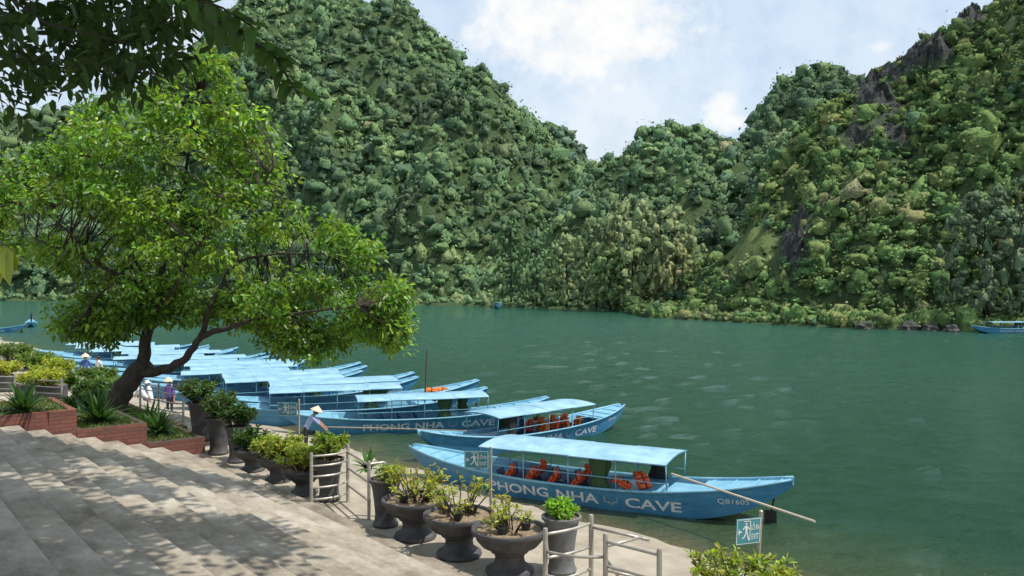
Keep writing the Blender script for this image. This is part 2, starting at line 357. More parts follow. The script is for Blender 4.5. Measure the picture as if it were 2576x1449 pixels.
    C=PAL[ci]*np.exp(rng.normal(0,.16,(len(P),1)))*np.clip(1+.6*cl[:,None],.5,1.6)
    if lowbias: C=np.where((jv<.11)[:,None],C*lowc,C)
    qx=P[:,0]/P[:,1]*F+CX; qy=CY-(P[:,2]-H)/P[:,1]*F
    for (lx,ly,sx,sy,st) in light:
        g=st*np.exp(-((qx-lx)/sx)**2-((qy-ly)/sy)**2)[:,None]; C=C*(1+g*np.array([[1.15,1.,.7]]))  # sunlit patches of slope painted in as brighter, yellower crown colours
    C=C*(1-haze)+np.array([.25,.34,.325])*haze  # distance haze painted in by mixing a pale tint into crown colours
    P=P.copy(); P[:,2]+=R*.3
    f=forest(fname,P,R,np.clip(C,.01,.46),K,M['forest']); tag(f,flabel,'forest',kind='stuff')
    return G
WL=[(-900,350),(0,347),(450,330),(900,276),(1250,243),(1400,221),(1560,203),(2100,203)]
hill('left_hill',[(-900,330,430),(-500,300,430),(-100,300,430),(150,270,430),(330,225,430),(430,185,430),(500,115,430),(590,15,430),(680,-40,435),(800,-45,440),(900,-10,440),(960,12,440),(1010,30,440),(1100,90,435),(1180,165,425),(1250,235,415),(1310,285,405),(1350,330,395),(1400,375,380),(1480,420,360),(1560,480,340),(1640,560,320),(1720,650,300)],
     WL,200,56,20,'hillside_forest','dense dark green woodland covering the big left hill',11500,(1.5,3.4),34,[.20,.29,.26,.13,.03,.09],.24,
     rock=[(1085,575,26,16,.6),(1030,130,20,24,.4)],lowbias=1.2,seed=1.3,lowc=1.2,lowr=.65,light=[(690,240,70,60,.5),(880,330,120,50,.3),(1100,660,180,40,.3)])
hill('small_far_hill',[(1180,420,560),(1300,330,560),(1345,307,560),(1385,300,560),(1420,318,560),(1450,350,560),(1475,395,560),(1530,470,560),(1600,600,560)],
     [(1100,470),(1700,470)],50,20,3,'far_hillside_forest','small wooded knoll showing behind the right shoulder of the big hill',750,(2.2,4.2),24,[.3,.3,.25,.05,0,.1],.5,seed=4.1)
hill('middle_hill',[(1380,560,330),(1440,460,330),(1495,408,330),(1560,385,330),(1630,330,330),(1690,303,330),(1740,312,330),(1780,333,330),(1850,350,335),(1895,318,345),(1920,275,350),(1945,230,355),(1990,185,360),(2060,158,360),(2110,166,360),(2150,195,350),(2230,260,340),(2350,400,330)],
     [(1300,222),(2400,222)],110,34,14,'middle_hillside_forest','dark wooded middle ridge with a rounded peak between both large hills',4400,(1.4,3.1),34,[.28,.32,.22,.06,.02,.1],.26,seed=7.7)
hill('right_hill',[(1540,768,205),(1650,725,190),(1770,660,182),(1850,605,182),(1905,545,184),(1930,460,188),(1990,385,190),(2050,295,192),(2140,222,195),(2200,175,196),(2270,155,196),(2330,120,196),(2400,85,196),(2420,30,196),(2490,18,196),(2560,-30,196),(2700,-110,196),(2900,-90,196),(3150,80,190)],
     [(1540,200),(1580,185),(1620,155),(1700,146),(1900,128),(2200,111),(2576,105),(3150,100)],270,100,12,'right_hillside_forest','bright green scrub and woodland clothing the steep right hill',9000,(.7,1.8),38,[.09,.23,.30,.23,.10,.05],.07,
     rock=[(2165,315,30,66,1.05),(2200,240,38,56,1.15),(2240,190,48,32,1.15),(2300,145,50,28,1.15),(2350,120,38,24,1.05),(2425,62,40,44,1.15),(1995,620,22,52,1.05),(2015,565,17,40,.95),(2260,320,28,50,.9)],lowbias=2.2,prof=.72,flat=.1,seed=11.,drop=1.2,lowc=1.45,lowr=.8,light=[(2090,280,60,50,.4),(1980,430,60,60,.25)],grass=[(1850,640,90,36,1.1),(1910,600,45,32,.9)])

def far_tree(px,base_y,d,top_y,wpx,col,label,group,n=130,rs=1.):
    x=(px-CX)/F*d; zb=.6; zt=H+(CY-top_y)/F*d; hgt=zt-zb; w=wpx/F*d/2
    t=thing('shore_tree',label,'tree',(x,d,zb),0,group)
    mb=MB(); mb.tube([(0,0,-.3),(.2,0,hgt*.3),(-.1,.1,hgt*.6),(0,0,hgt*.85)],[.3,.22,.14,.05],7)
    for k in range(6):
        a=k*1.1+px; z0=hgt*(.3+.08*k); mb.tube([(0,0,z0),(math.cos(a)*w*.35,math.sin(a)*w*.35,z0+hgt*.1),(math.cos(a)*w*.65,math.sin(a)*w*.65,z0+hgt*.16)],[.12,.07,.03],5)
    mb.build('trunk',M['darkbark'],t,True)
    P=[];R=[]
    for k in range(n):
        f=rng.uniform(.08,.95); rad=w*math.sin(math.pi*min(1,(f*.84+.16)))**.6
        a=rng.uniform(0,6.28); q=rad*math.sqrt(rng.uniform(.15,.95)); P.append((q*math.cos(a),q*math.sin(a),hgt*f)); R.append(w*rng.uniform(.09,.19)*rs)
    P=np.array(P); C=np.clip(np.array(col)[None]*1.6*np.exp(rng.normal(0,.08,(n,1)))*np.ones((1,3)),.01,.49)
    forest('crown',P,np.array(R),C,60,M['forest'],1.3,6,-.9,t,.95)
G1='feathery trees on the far bank'
for a in [(1285,735,238,545,100,(.11,.185,.085),'dark slim tree at the left end of the feathery far bank trees'),
          (1350,735,229,525,110,(.115,.195,.085),'tall dark tree just right of the slim leftmost far bank tree'),
          (1425,740,213,590,130,(.225,.305,.13),'shorter pale green tree in front of the dark far bank pair'),
          (1500,745,206,540,140,(.21,.295,.135),'grey green far bank tree left of the broad central crown'),
          (1590,745,199,508,215,(.24,.31,.14),'broadest and tallest feathery tree in the middle of the far bank'),
          (1690,745,195,520,175,(.25,.31,.145),'tall rounded feathery tree at the right end of the far bank trees'),
          (1535,760,197,625,120,(.18,.265,.10),'low dark tree at the waterline under the broad central crown'),
          (1700,745,189,615,120,(.27,.31,.13),'low yellowish green tree beside the foot of the right hill')]:
    far_tree(a[0],a[1],a[2],a[3],a[4],a[5],a[6],G1)
far_tree(2480,800,111,470,235,(.15,.21,.12),'large grey green tree on the right bank at the frame edge',None,220,.8)
far_tree(2565,780,116,440,160,(.135,.195,.105),'second grey green tree partly cut off by the right frame edge',None,150,.8)
for i,(px,py,w) in enumerate([(2185,826,50),(2235,825,46),(2300,829,56),(2350,830,46),(2405,833,40),(2205,814,38),(2320,817,44),(2150,823,30)]):
    p=onz(px,py+3,0); s=w/F*p.y*.5; n=14
    mb=MB(); vs=[]
    for a in range(9):
        th=math.pi*a/8
        for k in range(n):
            ph=2*math.pi*k/n; d=Vector((math.sin(th)*math.cos(ph),math.sin(th)*math.sin(ph),math.cos(th)))
            q=1+.42*mn.noise(d*1.6+Vector((i*3.1,0,0)))+.28*mn.noise(d*4+Vector((i,9,0)))
            vs.append((d.x*s*q,d.y*s*q*.8,d.z*s*q*.72))
    fs=[(a*n+k,a*n+n+k,a*n+n+(k+1)%n,a*n+(k+1)%n) for a in range(8) for k in range(n)]
    mb.add(vs,fs); o=mb.build('shore_boulder',M['rock']); o.location=(p.x,p.y+.9,.1+.02*i)
    tag(o,'dark boulder at the waterline along the foot of the right bank','rock','boulders along the right bank')

# ---------------------------------------------------------------- water (rippled near sheet continued by a flat far sheet) + shore ground
ys=[13.]
while ys[-1]<165: ys.append(ys[-1]+max(.22,.0052*ys[-1]))
ys=np.array(ys); xs=np.arange(-105,112,.42)
XX,YY=np.meshgrid(xs,ys,indexing='ij'); ZZ=np.zeros_like(XX)
for k in range(30):
    lam=.8*(3.2/.8)**(k/29)*rng.uniform(.9,1.1); th=math.radians(90+rng.normal(-12,38)); kk=2*math.pi/lam
    fade=np.clip((lam-2.2*.0052*YY)/(lam*.5),0,1)*np.where(lam<1.1,np.clip((60-YY)/30,0,1),1)
    wob=rng.uniform(.5,1.2)*np.sin(XX*.05*rng.uniform(.5,2)+YY*.04*rng.uniform(.5,2)+rng.uniform(0,6))
    ZZ+=.0070*lam*np.sin(kk*(XX*math.cos(th)+YY*math.sin(th))+rng.uniform(0,6.28)+wob)*fade
gust=.55+.45*np.sin(XX*.06+YY*.035+1.3*np.sin(YY*.05+XX*.02)); ZZ*=.8+.2*gust
near_=np.clip((YY+XX*.3-14)/22,.35,1); ZZ*=near_
edge_=np.minimum(np.clip((165-YY)/20,0,1),np.clip((105-np.abs(XX))/8,0,1)); ZZ*=edge_
nx,ny=XX.shape; V=np.stack([XX,YY,ZZ],-1).reshape(-1,3); I,J=np.meshgrid(np.arange(nx-1),np.arange(ny-1),indexing='ij'); a=(I*ny+J).ravel()
Q=np.stack([a,a+ny,a+ny+1,a+1],1); k=len(V)
V=np.concatenate([V,[(-2500,-60,-.2),(2500,-60,-.2),(2500,3000,-.2),(-2500,3000,-.2)]]); Q=np.concatenate([Q,[(k,k+1,k+2,k+3)]])
o=npmesh('river_water',V,Q,None,M['water']); o.data.polygons.foreach_set('use_smooth',[True]*len(Q)); tag(o,kind='structure')
ROT=math.radians(130)
def shore(name,mb,m,smooth=False):
    o=mb.build(name,m,None,smooth); o.rotation_euler=(0,0,ROT); return tag(o,kind='structure')
def strip(prof,s0,s1,ns,wob=0):
    mb=MB(); vs=[];fs=[]; k=len(prof)
    for i in range(ns+1):
        s=s0+(s1-s0)*i/ns
        for (n_,z) in prof: vs.append((s,-n_ - (wob*mn.noise(Vector((s*.25,n_,0))) if n_>9 else 0),z+(wob*.12*mn.noise(Vector((s*.5,n_*.8,3))) if n_>9 else 0)))
    for i in range(ns):
        for j in range(k-1): a=i*k+j; fs.append((a,a+1,a+k+1,a+k))
    mb.add(vs,fs); return mb
prof=[(6.2,2.1)]
for k in range(NS):
    n_=6.2-TR*k; z=2.2+RI*k
    prof+= [(n_,z+RI-.02),(n_-.02,z+RI),(n_-TR+.0,z+RI)]
prof.append((-8,2.2+RI*NS)); prof[-2]=(6.2-TR*NS,2.2+RI*NS)
shore('concrete_stairs',strip(prof,-14,17.88,60),M['concrete'])
shore('promenade',strip([(-6,2.2),(7.8,2.2),(7.86,2.0)],-14,95,60),M['pave'])
shore('river_bank',strip([(7.85,2.1),(8.6,1.6),(9.6,.75),(10.4,.5),(12,.3),(13.2,.16),(14.6,0),(16,-.3),(19,-1.2)],-20,110,160,.9),M['sand'],True)

# ---------------------------------------------------------------- brick beds, grass, agaves
def bed(label,s0,s1,n0,n1,zb,zt):
    t=thing('brick_planter_bed',label,'planter',sn((s0+s1)/2,(n0+n1)/2,zb),ROT)
    ls=s1-s0; ln=n1-n0; h=zt-zb; w=.12
    mb=MB()
    mb.box((-ls/2+w/2,0,h/2),(w,ln,h)); mb.box((ls/2-w/2,0,h/2),(w,ln,h))
    mb.box((0,-ln/2+w/2,h/2),(ls-2*w,w,h)); mb.box((0,ln/2-w/2,h/2),(ls-2*w,w,h))
    mb.build('brick_wall',M['brick'],t)
    mb=MB(); mb.box((0,0,h/2-.03),(ls-2*w,ln-2*w,h)); mb.build('soil',M['soil'],t)
B=[('lowest brick planter bed beside the foot of the steps',17.9,20.2,5.0,6.2,2.15,2.68),('middle brick planter bed in the stepped row by the steps',17.9,20.2,3.67,4.99,2.15,3.12),('highest brick planter bed at the left edge of the steps',17.9,20.2,1.0,3.66,2.15,3.54),('low brick planter bed holding the roots of the leaning tree',20.6,26,4.2,6.7,2.15,2.5)]
gp=[];ga=[]
for (lb,s0,s1,n0,n1,zb,zt) in B:
    bed(lb,s0,s1,n0,n1,zb,zt)
    k=int((s1-s0)*(n1-n0)*520)
    for _ in range(k):
        p=sn(random.uniform(s0+.13,s1-.13),random.uniform(n0+.13,n1-.13),zt-.04); gp.append(p); ga.append((random.gauss(0,.5),random.gauss(0,.5),1))
gp=np.array(gp); k=len(gp)
tag(leaves('grass',gp,ga,rng.normal(size=(k,3)),rng.uniform(.06,.15,k),rng.uniform(.012,.022,k),jit((.075,.12,.03),k,.3),M['leaf'],None,.1,.2),'short grass growing on the brick planter beds','grass',kind='stuff')
def agave(p,label,r=.62,n=46,col=(.035,.085,.026)):
    t=thing('strap_leaf_plant',label,'plant',p,0,'strap leaved plants in the brick beds')
    P=[];Q=[];C=[]
    for i in range(n):
        a=i*2.399; el=math.radians(random.uniform(18,82)); Ln=r*random.uniform(.8,1.25); w=random.uniform(.035,.055)
        d=Vector((math.cos(a),math.sin(a),0)); sd=Vector((-math.sin(a),math.cos(a),0)); pts=[]
        for j in range(6):
            f=j/5; q=d*(Ln*f*math.cos(el)*(1+.2*f))+Vector((0,0,Ln*f*math.sin(el)-.38*Ln*f*f*math.cos(el)*1.1)); ww=w*(1-f**2.2)*(.7+.6*f if f<.5 else 1)
            pts.append((q,ww))
        k=len(P)
        for q,ww in pts: P.append(q+sd*ww); P.append(q-sd*ww)
        c=np.array(col)*math.exp(random.gauss(0,.25))
        for j in range(5): Q.append((k+2*j,k+2*j+1,k+2*j+3,k+2*j+2)); C.append(c)
    npmesh('foliage',np.array(P),np.array(Q),np.array(C),M['leafdark'],t)
    MB().lathe([(.07,-.05),(.09,.05),(.04,.18)],10).build('stem',M['darkbark'],t,True)
agave(onz(60,1040,3.5),'dark strap leaved plant in the highest brick bed at the left edge',.7,80)
agave(onz(250,1066,3.08),'broad strap leaved plant in the middle brick bed below the tree',.8,100)
agave(onz(400,1094,2.64),'strap leaved plant in the lowest brick bed',.7,84)
agave(onz(925,1180,2.2),'strap leaved plant behind the gate railing by the tall dark pot',.45,40,(.06,.15,.04))
agave(sn(21.6,4.6,2.46),'strap leaved plant at the left side of the leaning trunk',.85,80)
agave(sn(21.0,5.9,2.46),'strap leaved plant in front of the leaning trunk',.75,80)

# ---------------------------------------------------------------- potted plants
def shrub_parts(t,zc,rad,hgt,nst,nl,col,leafL=.1,aspect=.36,spread=1.,material='leaf',tips=.7):
    mb=MB(); P=[];A=[];Nn=[]
    for i in range(nst):
        a=random.uniform(0,6.28); q=rad*spread*math.sqrt(random.random())
        b=Vector((math.cos(a)*q*.35,math.sin(a)*q*.35,zc)); e=Vector((math.cos(a)*q,math.sin(a)*q,zc+hgt*random.uniform(.55,1.05)*(1-.25*(q/rad)**2)))
        m_=(b+e)/2+Vector((random.gauss(0,.03),random.gauss(0,.03),.02)); mb.tube([b,m_,e],[.011,.009,.005],5)
        for _ in range(nl):
            f=1-abs(random.gauss(0,.3)) if random.random()<tips else random.uniform(.4,1)
            f=max(.25,f); p=b.lerp(e,f) if f<.5 else m_.lerp(e,(f-.5)*2)
            d=Vector((random.gauss(0,1),random.gauss(0,1),random.gauss(.35,.6))).normalized()
            P.append(p+d*.015); A.append(d); Nn.append((random.gauss(0,.4),random.gauss(0,.4),1))
    k=len(P); mb.build('stem',M['bark'],t)
    leaves('foliage',np.array(P),np.array(A),np.array(Nn),rng.uniform(.7,1.25,k)*leafL,rng.uniform(.8,1.2,k)*leafL*aspect,jit(col,k,.28,.12),M[material],t)
BOWL=[(.33,0),(.345,.03),(.33,.07),(.27,.10),(.22,.15),(.205,.22),(.22,.28),(.27,.31),(.275,.335),(.30,.35),(.40,.40),(.47,.48),(.505,.565),(.54,.575),(.55,.60),(.54,.635),(.49,.64),(.47,.60),(.45,.56)]
TALL=[(.19,0),(.205,.04),(.175,.10),(.165,.2),(.185,.4),(.215,.6),(.235,.68),(.265,.70),(.27,.74),(.235,.745),(.22,.70)]
def potted(kind,p,R,label,col,group,plant=(.45,.42,26,26),pm='pot',leafL=.1,mat_='leaf',inner=True):
    t=thing('potted_plant',label,'potted plant',p,random.uniform(0,6),group)
    pr=BOWL if kind=='bowl' else TALL
    k=R/.5 if kind=='bowl' else R/.25
    if kind=='bowl': pp=[(r*k,z*k) for r,z in pr]; top=.6*k; ri=.46*k
    else:
        hh=R/.25*.75
        pp=[(r*k,z*hh/.745) for r,z in pr]; top=hh*.95; ri=.22*k
    MB().lathe(pp,36).build('pot',M[pm],t,True,40)
    mb=MB(); n=28; vs=[(0,0,top+.015)]
    for j in range(1,4):
        for a in range(n):
            an=6.2832*a/n; vs.append((ri*j/3*math.cos(an),ri*j/3*math.sin(an),top+.03*mn.noise(Vector((math.cos(an)*j,math.sin(an)*j,R*9)))*(j<3)))
    fs=[(0,1+a,1+(a+1)%n) for a in range(n)]
    for j in range(2):
        for a in range(n): fs.append((1+j*n+a,1+j*n+n+a,1+j*n+n+(a+1)%n,1+j*n+(a+1)%n))
    mb.add(vs,fs); mb.build('soil',M['soil'],t,True)
    if kind=='bowl' and inner and R>.42:
        for j in range(3):
            a=j*2.1+.4; MB().lathe([(.055,0),(.075,.09),(.065,.09),(.06,.07)],14,(math.cos(a)*ri*.5,math.sin(a)*ri*.5,top+.01)).build('inner_pot',M['black'],t,True,40)
    rad,hg,ns,nl=plant
    shrub_parts(t,top,rad,hg,ns,nl,col,leafL,.38,1.,mat_)
YG=(.25,.28,.05); DK=(.04,.09,.026)
GB='pedestal bowls along the promenade'
potted('bowl',onz(1282,1440,2.2),.47,'dark pedestal bowl with sparse shrub, nearest of three beside the right gate',YG,GB,(.44,.46,15,13),'pot',.088)
potted('bowl',onz(1155,1397,2.2),.47,'dark pedestal bowl with leggy shrub, middle of the three near bowls',YG,GB,(.52,.54,19,16),'pot',.088)
potted('bowl',onz(1045,1352,2.2),.47,'dark pedestal bowl with leggy shrub, farthest of the three near bowls',YG,GB,(.58,.56,24,19),'pot',.092)
potted('bowl',onz(765,1242,2.2),.37,'dark pedestal bowl with dense yellow green shrub just left of the left gate',(.23,.29,.05),GB,(.52,.46,50,30))
potted('bowl',onz(700,1210,2.2),.38,'dark pedestal bowl with dense bright shrub, second left of the left gate',(.23,.29,.05),GB,(.52,.46,50,30))
potted('bowl',onz(635,1184,2.2),.36,'dark pedestal bowl with dark leafed shrub, third left of the left gate',DK,GB,(.42,.45,40,26),'pot',.11,'leafdark')
potted('bowl',Vector((2.34,8.38,2.2)),.46,'dark bowl with bushy yellow green plant under the nearest exit sign',(.21,.27,.05),GB,(.66,.42,48,24),'pot',.095,'leaf')
GT='tall pots along the promenade'
potted('tall',onz(970,1322,2.2),.25,'tall dark pot with pale green sprig right of the left gate',(.2,.26,.06),GT,(.25,.22,14,20))
potted('tall',Vector((.66,10.7,2.2)),.25,'tall grey pot with bright green bush behind the right gate',(.17,.33,.04),GT,(.22,.24,30,26),'potgrey',.08)
potted('tall',onz(828,1258,2.2),.25,'tall dark pot with leafy bush behind the left gate rails',(.19,.27,.05),GT,(.34,.5,36,28))
potted('tall',onz(598,1162,2.2),.26,'tall dark pot with drooping dark foliage left of the pedestal bowls',DK,GT,(.42,.5,36,26),'pot',.12,'leafdark')
potted('tall',onz(550,1142,2.2),.28,'tall dark pot with leafy shrub in front of the blue roofs',(.06,.11,.035),GT,(.42,.6,36,24),'pot',.1,'leafdark')
potted('tall',onz(506,1108,2.2),.32,'tallest dark pot with mixed shrub by the lowest brick bed',(.07,.13,.035),GT,(.5,.65,40,26),'pot',.11,'leafdark')
potted('tall',onz(560,1118,2.2),.26,'dark pot with green shrub half hidden behind its taller leafy neighbour',(.06,.12,.035),GT,(.4,.55,36,24),'pot',.1,'leafdark')
def boxplant(p,label,w):
    t=thing('shrub_planter',label,'planter',p,.2,'box planters at the left end'); mb=MB(); mb.box((0,0,.3),(w,.5,.6),bev=.03); mb.build('box',M['pot'],t)
    mb=MB(); mb.box((0,0,.585),(w-.1,.4,.06)); mb.build('soil',M['soil'],t); shrub_parts(t,.58,w*.55,.55,70,30,(.28,.32,.05),.12)
boxplant(Vector((-15.2,26.,2.2)),'dark box planter with yellow green shrub by the left railing',1.4)
boxplant(Vector((-18.4,29.,2.2)),'dark box planter with yellow green shrub at the left frame edge',1.3)
GS='garden shrubs along the far promenade'
for (x,y,r_,h_,c,lb) in [(-19.0,33.2,.9,.9,(.22,.28,.045),'rounded yellow green shrub behind the leftmost box planter'),(-16.6,29.4,.75,.8,(.06,.13,.03),'dark green shrub between the two box planters'),
        (-13.2,25.6,.7,.95,(.05,.11,.028),'dark leafy shrub just left of the leaning trunk'),(-12.4,23.6,.7,.8,(.05,.11,.028),'dark leafy shrub in front of the left railing end'),
        (-21.6,36.5,1.0,.9,(.10,.18,.04),'green shrub on the far promenade beside the fleet sterns'),(-25.5,41,1.1,1.,(.09,.16,.04),'farthest green shrub on the promenade at the left edge'),
        (-18.2,35.2,.9,.8,(.08,.15,.035),'mid green shrub on the bank edge behind the box planters'),(-16.2,32.0,.8,.7,(.10,.17,.04),'low green shrub on the bank edge left of the trunk')]:
    t=thing('garden_shrub',lb,'shrub',(x,y,2.15 if x*.766+y*.643<7.9 else 1.7),0,GS); shrub_parts(t,0,r_,h_,80,26,c,.15,.42)

# ---------------------------------------------------------------- railings
def railing(label,posts,rails,hs,z0=2.2,arms=()):
    c=sum((Vector((x,y,0)) for x,y in posts),Vector())/len(posts); c.z=z0
    t=thing('steel_railing',label,'railing',c)
    for (x,y),h in zip(posts,hs):
        mb=MB(); mb.lathe([(.05,0),(.05,.012),(.030,.014),(.030,h-.02),(.025,h),(.01,h+.006)],14,(x-c.x,y-c.y,0)); mb.build('post',M['steel'],t,True,40)
    for (i,j,z,bow) in rails:
        a=Vector((posts[i][0]-c.x,posts[i][1]-c.y,z)); b2=Vector((posts[j][0]-c.x,posts[j][1]-c.y,z)); side=(b2-a).cross(Vector((0,0,1))).normalized()
        pts=[a.lerp(b2,k/8)+side*bow*math.sin(math.pi*k/8) for k in range(9)]
        MB().tube(pts,.019,8).build('rail',M['steel'],t,True)
    for (a,b2) in arms:
        MB().tube([Vector(a)-c,Vector(b2)-c],.019,8).build('rail',M['steel'],t,True)
railing('steel gate railing with curved rails between the pedestal bowls',[(-3.42,13.7),(-2.89,14.15),(-2.33,13.1),(-2.1,13.25)],
   [(0,1,z,.1) for z in(.16,.36,.55,.73,.9)]+[(1,2,.88,.0),(1,2,.6,0),(2,3,.9,.0),(1,2,.3,0)],[.96,1.02,.95,.9])
railing('steel gate railing with turnstile arms at the bottom of the picture',[(.39,9.4),(.97,9.85),(1.07,9.2),(1.6,8.73)],
   [(0,1,.9,.05),(0,1,.62,.05),(0,1,.34,.05),(0,2,.7,.08),(0,2,.42,.08),(2,3,.88,0),(2,3,.6,0),(2,3,.32,0)],[.97,1.0,.97,.95],2.2,
   [((1.07,9.2,3.02),(1.55,9.55,3.02)),((1.07,9.2,2.9),(1.3,9.5,2.5)),((1.07,9.2,2.75),(1.6,9.3,2.6)),((.97,9.85,3.05),(1.62,9.5,3.0))])
railing('steel railing behind the strap leaved plants at the far left',[(-17.2,26.4),(-16.2,26.2),(-15.1,25.4),(-14,25.)],[(i,i+1,z,.03) for i in range(3) for z in(.25,.45,.65,.85)],[.95]*4,2.2)
railing('steel railing right of the leaning trunk',[(-11.1,24),(-10.2,23.2),(-9.2,22.5)],[(i,i+1,z,.03) for i in range(2) for z in(.25,.5,.75,.92)],[1,1,1],2.2)

# ---------------------------------------------------------------- text
def text2d(s,size=1.,off=0.):
    cu=bpy.data.curves.new('t','FONT'); cu.body=s; cu.size=size; cu.offset=off; cu.resolution_u=3
    o=bpy.data.objects.new('t',cu); COL.objects.link(o); dg=bpy.context.evaluated_depsgraph_get(); dg.update()
    me=bpy.data.meshes.new_from_object(o.evaluated_get(dg)); v=np.array([x.co[:2] for x in me.vertices]); f=[tuple(p.vertices) for p in me.polygons]
    bpy.data.objects.remove(o); bpy.data.curves.remove(cu); bpy.data.meshes.remove(me)
    return v,f
def fit(v,x0,x1,y0,y1):
    a=v.min(0); b2=v.max(0); q=(v-a)/(b2-a); return np.stack([x0+q[:,0]*(x1-x0),y0+q[:,1]*(y1-y0)],1)

# ---------------------------------------------------------------- signs
def sign(label,p,ang,w=.38,h=.32,ph=1.3,tilt=0.):
    t=thing('exit_sign',label,'sign',p,ang,'exit signs along the promenade edge'); t.rotation_euler=(0,math.radians(tilt),ang)
    MB().lathe([(.022,0),(.022,ph),(.012,ph+.01)],12).build('post',M['steel'],t,True,40)
    mb=MB(); mb.box((-w/2-.03,-.028,ph-.06-h/2),(w,.012,h),bev=.004); pn=mb.build('panel',M['teal'],t)
    x0=-w-.03; z0=ph-.06-h; y=-.037
    def flat(name,polys,m):
        mb=MB()
        for vs in polys: mb.add([(x0+a*w,y,z0+b2*h) for a,b2 in vs],[tuple(range(len(vs)))])
        return mb.build(name,m,pn)
    e=.022
    flat('border',[[(.0+e,.0+e),(1-e,e),(1-e,2*e),(e,2*e)],[(e,1-2*e),(1-e,1-2*e),(1-e,1-e),(e,1-e)],[(e,2*e),(2*e,2*e),(2*e,1-2*e),(e,1-2*e)],[(1-2*e,2*e),(1-e,2*e),(1-e,1-2*e),(1-2*e,1-2*e)]],M['white'])
    flat('arrow',[[(.06,.5),(.14,.36),(.14,.46)],[(.06,.5),(.14,.54),(.14,.64)],[(.085,.47),(.23,.47),(.23,.53),(.085,.53)]],M['white'])
    flat('running_figure',[[(.40+.035*math.cos(a),.80+.045*math.sin(a)) for a in np.linspace(0,6.0,12)],
        [(.36,.74),(.44,.72),(.46,.46),(.37,.46)],[(.36,.74),(.36,.66),(.28,.56),(.25,.6)],[(.44,.72),(.44,.64),(.52,.56),(.54,.61)],
        [(.37,.46),(.42,.46),(.36,.28),(.26,.20),(.25,.26),(.32,.32)],[(.42,.46),(.46,.46),(.50,.32),(.56,.16),(.50,.15),(.45,.30)]],M['white'])
    flat('doorway',[[(.545,.12),(.575,.12),(.575,.9),(.545,.9)],[(.28,.885),(.545,.885),(.545,.915),(.28,.915)]],M['white'])
    for txt,box in(('LỐI RA',(.60,.94,.54,.86)),('EXIT',(.63,.92,.18,.40))):
        mb=MB(); v,f=text2d(txt,1,.012); v=fit(v,*box); mb.add([(x0+a*w,y,z0+b2*h) for a,b2 in v],f); mb.build('lettering',M['white'],pn)
sign('teal exit sign on a steel post at the lower right, nearest the viewer',Vector((2.68,8.9,2.2)),math.radians(32),.39,.28,1.3,5)
sign('teal exit sign standing in front of the nearest moored boat',Vector((-.33,12.5,2.2)),math.radians(-4),.38,.27)
sign('teal exit sign in front of the lettered second boat beside the person in the hat',Vector((-4.69,17.7,2.2)),math.radians(-10),.46,.30)
sign('small teal exit sign farthest left below the leaning tree',Vector((-9.4,23.5,2.2)),math.radians(-14),.56,.28,1.1)

# ---------------------------------------------------------------- boats
BL=11.5; HB=BL/2; RZ=1.40; RA=.085
def hw(u): return .13+.87*(1-abs(u)**2.6)**.85
def sh(u): return .58+(.60 if u>0 else .42)*abs(u)**2.4
def kl(u): a=abs(u)**3.4; return -.12*(1-a)+(sh(u)-.17)*a
def cw(u): return hw(u)*.76
def side(x,z,sg,off=.008):
    u=x/HB; t=(z-kl(u))/(sh(u)-kl(u)); return (x,sg*(cw(u)+(hw(u)-cw(u))*t+off),z)
def seat_mesh(mb,x,y):
    mb.box((x,y,.32),(.40,.44,.05),bev=.012); R=Matrix.Rotation(math.radians(-14),3,'Y'); mb.box((x-.22,y,.52),(.045,.44,.36),R=R,bev=.012)
    for a in(-.14,.14):
        for b2 in(-.17,.17): mb.tube([(x+a,y+b2,.12),(x+a,y+b2,.31)],.012,6)
ROWS=(-2.1,-1.4,-.7,0.)
